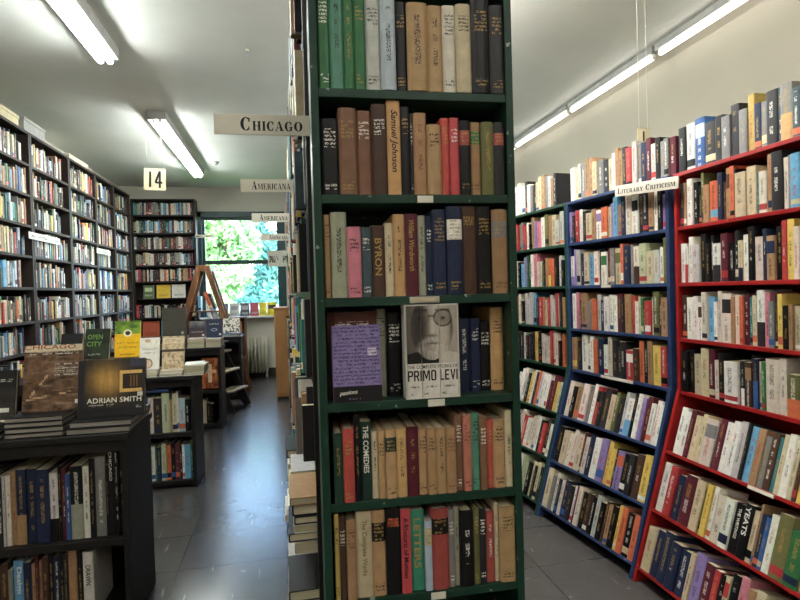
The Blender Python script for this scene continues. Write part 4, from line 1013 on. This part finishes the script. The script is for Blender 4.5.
# ------------------------------------------------------------------ build the books
CAMP = Vector((0, 0, 1.32)); YAW, PIT, ROL, FPX = 11.5, -.96, 1.6, 550.
cy, sy, cp, sp_ = math.cos(R(YAW)), math.sin(R(YAW)), math.cos(R(PIT)), math.sin(R(PIT))
fwd = Vector((sy * cp, cy * cp, sp_)); rgt = Vector((cy, -sy, 0)); upv = rgt.cross(fwd)
r2 = rgt * math.cos(R(ROL)) - upv * math.sin(R(ROL)); u2 = upv * math.cos(R(ROL)) + rgt * math.sin(R(ROL))
def proj(p):
    d = p - CAMP; q = d.dot(fwd)
    if q < .1: return None
    return 400 + FPX * d.dot(r2) / q, 300 - FPX * d.dot(u2) / q, q
def shown(bk):
    """how large the book shows in the photograph, in square pixels"""
    M = bk['M']; t, h, d = bk['t'], bk['h'], bk['d']; n = 0; tot = 0
    if bk['kind'] == 'face': g = [(t, d * (i + .5) / 4, h * (j + .5) / 6) for i in range(4) for j in range(6)]; quad = [(t, 0, 0), (t, d, 0), (t, d, h), (t, 0, h)]
    elif bk['kind'] == 'flat': g = [(t * .5, d, h * (j + .5) / 6) for j in range(6)]; quad = [(0, d, 0), (t, d, 0), (t, d, h), (0, d, h)]
    else: g = [(t * .5, 0, h * (j + .5) / 8) for j in range(8)]; quad = [(0, 0, 0), (t, 0, 0), (t, 0, h), (0, 0, h)]
    for p in g:
        q = proj(M @ Vector(p)); tot += 1
        if q and 0 < q[0] < 800 and 0 < q[1] < 600: n += 1
    P = [proj(M @ Vector(p)) for p in quad]
    if n == 0 or None in P: return 0
    a = 0
    for i in range(4): j = (i + 1) % 4; a += P[i][0] * P[j][1] - P[j][0] * P[i][1]
    return abs(a) / 2 * n / tot * bk['vis']
for bk in BOOKS: bk['px'] = shown(bk) + (1e5 if bk['force'] else 0)
order = sorted(BOOKS, key=lambda b: -b['px'])
single, rest = order[:300], order[300:]
I4 = Matrix.Identity(4)
for bk in single:
    root = empty('book', bk['M'], bk['label'], 'book', bk['group'])
    cov, pag = MB(), MB(); emit(bk, cov, pag, I4, 0)
    if bk['art']: emit_art(bk, cov, I4)
    if bk['st']: emit_spine_text(bk, cov, I4)
    part(cov, 'cover', M_ART if bk['gloss'] else M_COVER, root, attrs=True); part(pag, 'page_block', M_PAGE, root, attrs=True)
cov = MB()
for bk in rest:
    emit(bk, cov, cov, bk['M'], 1, True)
    if bk['art']: emit_art(bk, cov, bk['M'])
o = cov.build('books', [M_COVER, M_PAGE], None, True, merge=False)
tag(o, 'remaining smaller and farther books filling the shelves all round the shop', 'books', kind='stuff')

# ------------------------------------------------------------------ outside the window
GRASSM = paint('lawn_green', '5f7f3a', .9, None, .6, 6, 0, (1, 1, 1), .3)
LEAF = [paint('leaf_green', '8fb878', .6, None, .6, 3, 0, (1, 1, 1), .3), paint('leaf_blue_green', '5c9488', .6, None, .6, 3, 0, (1, 1, 1), .3), paint('leaf_yellow_green', 'a2bc7c', .6, None, .6, 3, 0, (1, 1, 1), .3)]
BARK = paint('bark', '5a4a3c', .9)
m = MB(); m.box((-30, YB + .12, -.5), (20, 60, -.4)); tag(m.build('ground_outside', GRASSM), kind='structure')
def tree(name, x, y, h, rad_, n, mat, label, trunk=True, group=None, z0=-.4, low=.25, seed=1):
    r = random.Random(seed); root = empty(name, (x, y, z0), label, 'tree' if trunk else 'shrub', group)
    if trunk:
        m = MB(); m.tube((0, 0, 0), (0, 0, h * .7), .16, .08, 10)
        for k in range(5): a_ = k * 1.3; m.tube((0, 0, h * (.35 + .06 * k)), (math.cos(a_) * rad_ * .6, math.sin(a_) * rad_ * .6, h * (.6 + .06 * k)), .06, .02, 6)
        part(m, 'trunk', BARK, root)
    m = MB(); cl = [(Vector((r.uniform(-.75, .75) * rad_, r.uniform(-.75, .75) * rad_, h * r.uniform(low, 1))), rad_ * r.uniform(.25, .5)) for _ in range(26)]
    for _ in range(n):
        c, s = r.choice(cl); p = c + Vector((max(-1.8, min(1.8, r.gauss(0, 1))), max(-1.8, min(1.8, r.gauss(0, 1))), r.gauss(0, .8))) * s * .5
        if p.z < .05: continue
        a_ = Vector((r.gauss(0, 1), r.gauss(0, 1), r.gauss(0, 1))).normalized(); b_ = a_.orthogonal().normalized(); s = r.uniform(.045, .1)
        m.face([p - a_ * s * 1.5, p + b_ * s * .6, p + a_ * s * 1.5, p - b_ * s * .6])
    m.build('foliage', mat, root, merge=False)
G = 'trees outside the window'
tree('tree', -1.85, 16.6, 4.25, 1.05, 11000, LEAF[0], 'bright green tree outside the left half of the window', group=G, seed=3, low=.46)
tree('tree', -.35, 19.2, 4.7, 1.4, 13000, LEAF[1], 'blue-green tree outside the right half of the window', group=G, seed=4, low=.1)
tree('tree', -6.2, 29, 5.2, 2.0, 5000, LEAF[1], 'tall tree outside far behind the pink house front', group=G, seed=5, low=.3)
tree('tree', 2.6, 24.5, 4.8, 1.5, 4500, LEAF[2], 'yellow-green tree outside at right edge of window', group=G, seed=6, low=.2)
tree('shrub', -1.75, 14.2, 1.6, .5, 2200, LEAF[2], 'yellow-green shrub outside low in the window', False, G, seed=7, low=.2)
tree('shrub', -.1, 14.6, 1.9, .5, 2200, LEAF[1], 'bluish shrub outside low at right of window', False, G, seed=8, low=.1)
hs_ = empty('house', (-4.7, 21.5, -.4), 'pink fronted house with white post outside left of window', 'house')
m = MB(); m.box((0, .3, 0), (1.85, 4, 3.0)); part(m, 'wall', paint('pink_paint', 'd4707e', .7), hs_)
m = MB(); m.box((1.85, .2, 0), (2.1, .45, 3.0)); part(m, 'post', WHITEP, hs_)
m = MB(); m.box((2.1, 1.2, 0), (2.75, 3.5, 3.0)); part(m, 'side_wall', paint('pale_siding', 'b8bcb4', .7), hs_)
m = MB(); m.box((-.1, 0, 3.0), (2.9, 4.2, 3.15)); part(m, 'eaves', WHITEP, hs_)
fn = empty('fence', (-4.5, 12.6, -.4), 'pale lavender wire fence outside low in the window', 'fence')
for k in range(10):
    m = MB(); m.box((k * .5, 0, 0), (k * .5 + .05, .05, 1.55)); part(m, 'post', paint('fence_paint', 'aeb2c8', .6) if k == 0 else bpy.data.materials['fence_paint'], fn)
for z in (.5, .95, 1.4):
    m = MB(); m.box((0, .05, z), (4.55, .08, z + .09)); part(m, 'rail', bpy.data.materials['fence_paint'], fn)

# ------------------------------------------------------------------ sky, sun, camera
w = bpy.data.worlds.new('sky'); bpy.context.scene.world = w; w.use_nodes = True; nt = w.node_tree
bg = nt.nodes['Background']; sky = nt.nodes.new('ShaderNodeTexSky'); sky.sky_type = 'NISHITA'
sky.sun_elevation = R(48); sky.sun_rotation = R(200); sky.sun_disc = False; sky.sun_intensity = .6
nt.links.new(sky.outputs[0], bg.inputs[0]); bg.inputs[1].default_value = .8
sl = bpy.data.lights.new('sun', 'SUN'); sl.energy = 2.6; sl.angle = R(.6); sl.color = (1, .96, .88)
so = bpy.data.objects.new('sun', sl); C.objects.link(so); so.rotation_euler = (R(42), 0, R(-22)); so.location = (0, 5, 12)

cd = bpy.data.cameras.new('camera'); cam = bpy.data.objects.new('camera', cd); C.objects.link(cam)
cd.sensor_fit = 'HORIZONTAL'; cd.sensor_width = 36; cd.lens = 36 * FPX / 800; cd.clip_start = .05
Mc = Matrix.Identity(4)
for i in range(3): Mc[i][0], Mc[i][1], Mc[i][2], Mc[i][3] = r2[i], u2[i], -fwd[i], CAMP[i]
cam.matrix_world = Mc
S = bpy.context.scene; S.camera = cam
S.view_settings.view_transform = 'Standard'; S.view_settings.look = 'None'; S.view_settings.exposure = 2.35; S.view_settings.gamma = 1.
S.view_settings.use_curve_mapping = False
S.cycles.max_bounces = 8; S.cycles.diffuse_bounces = 5; S.cycles.transparent_max_bounces = 8
S.cycles.sample_clamp_indirect = 6
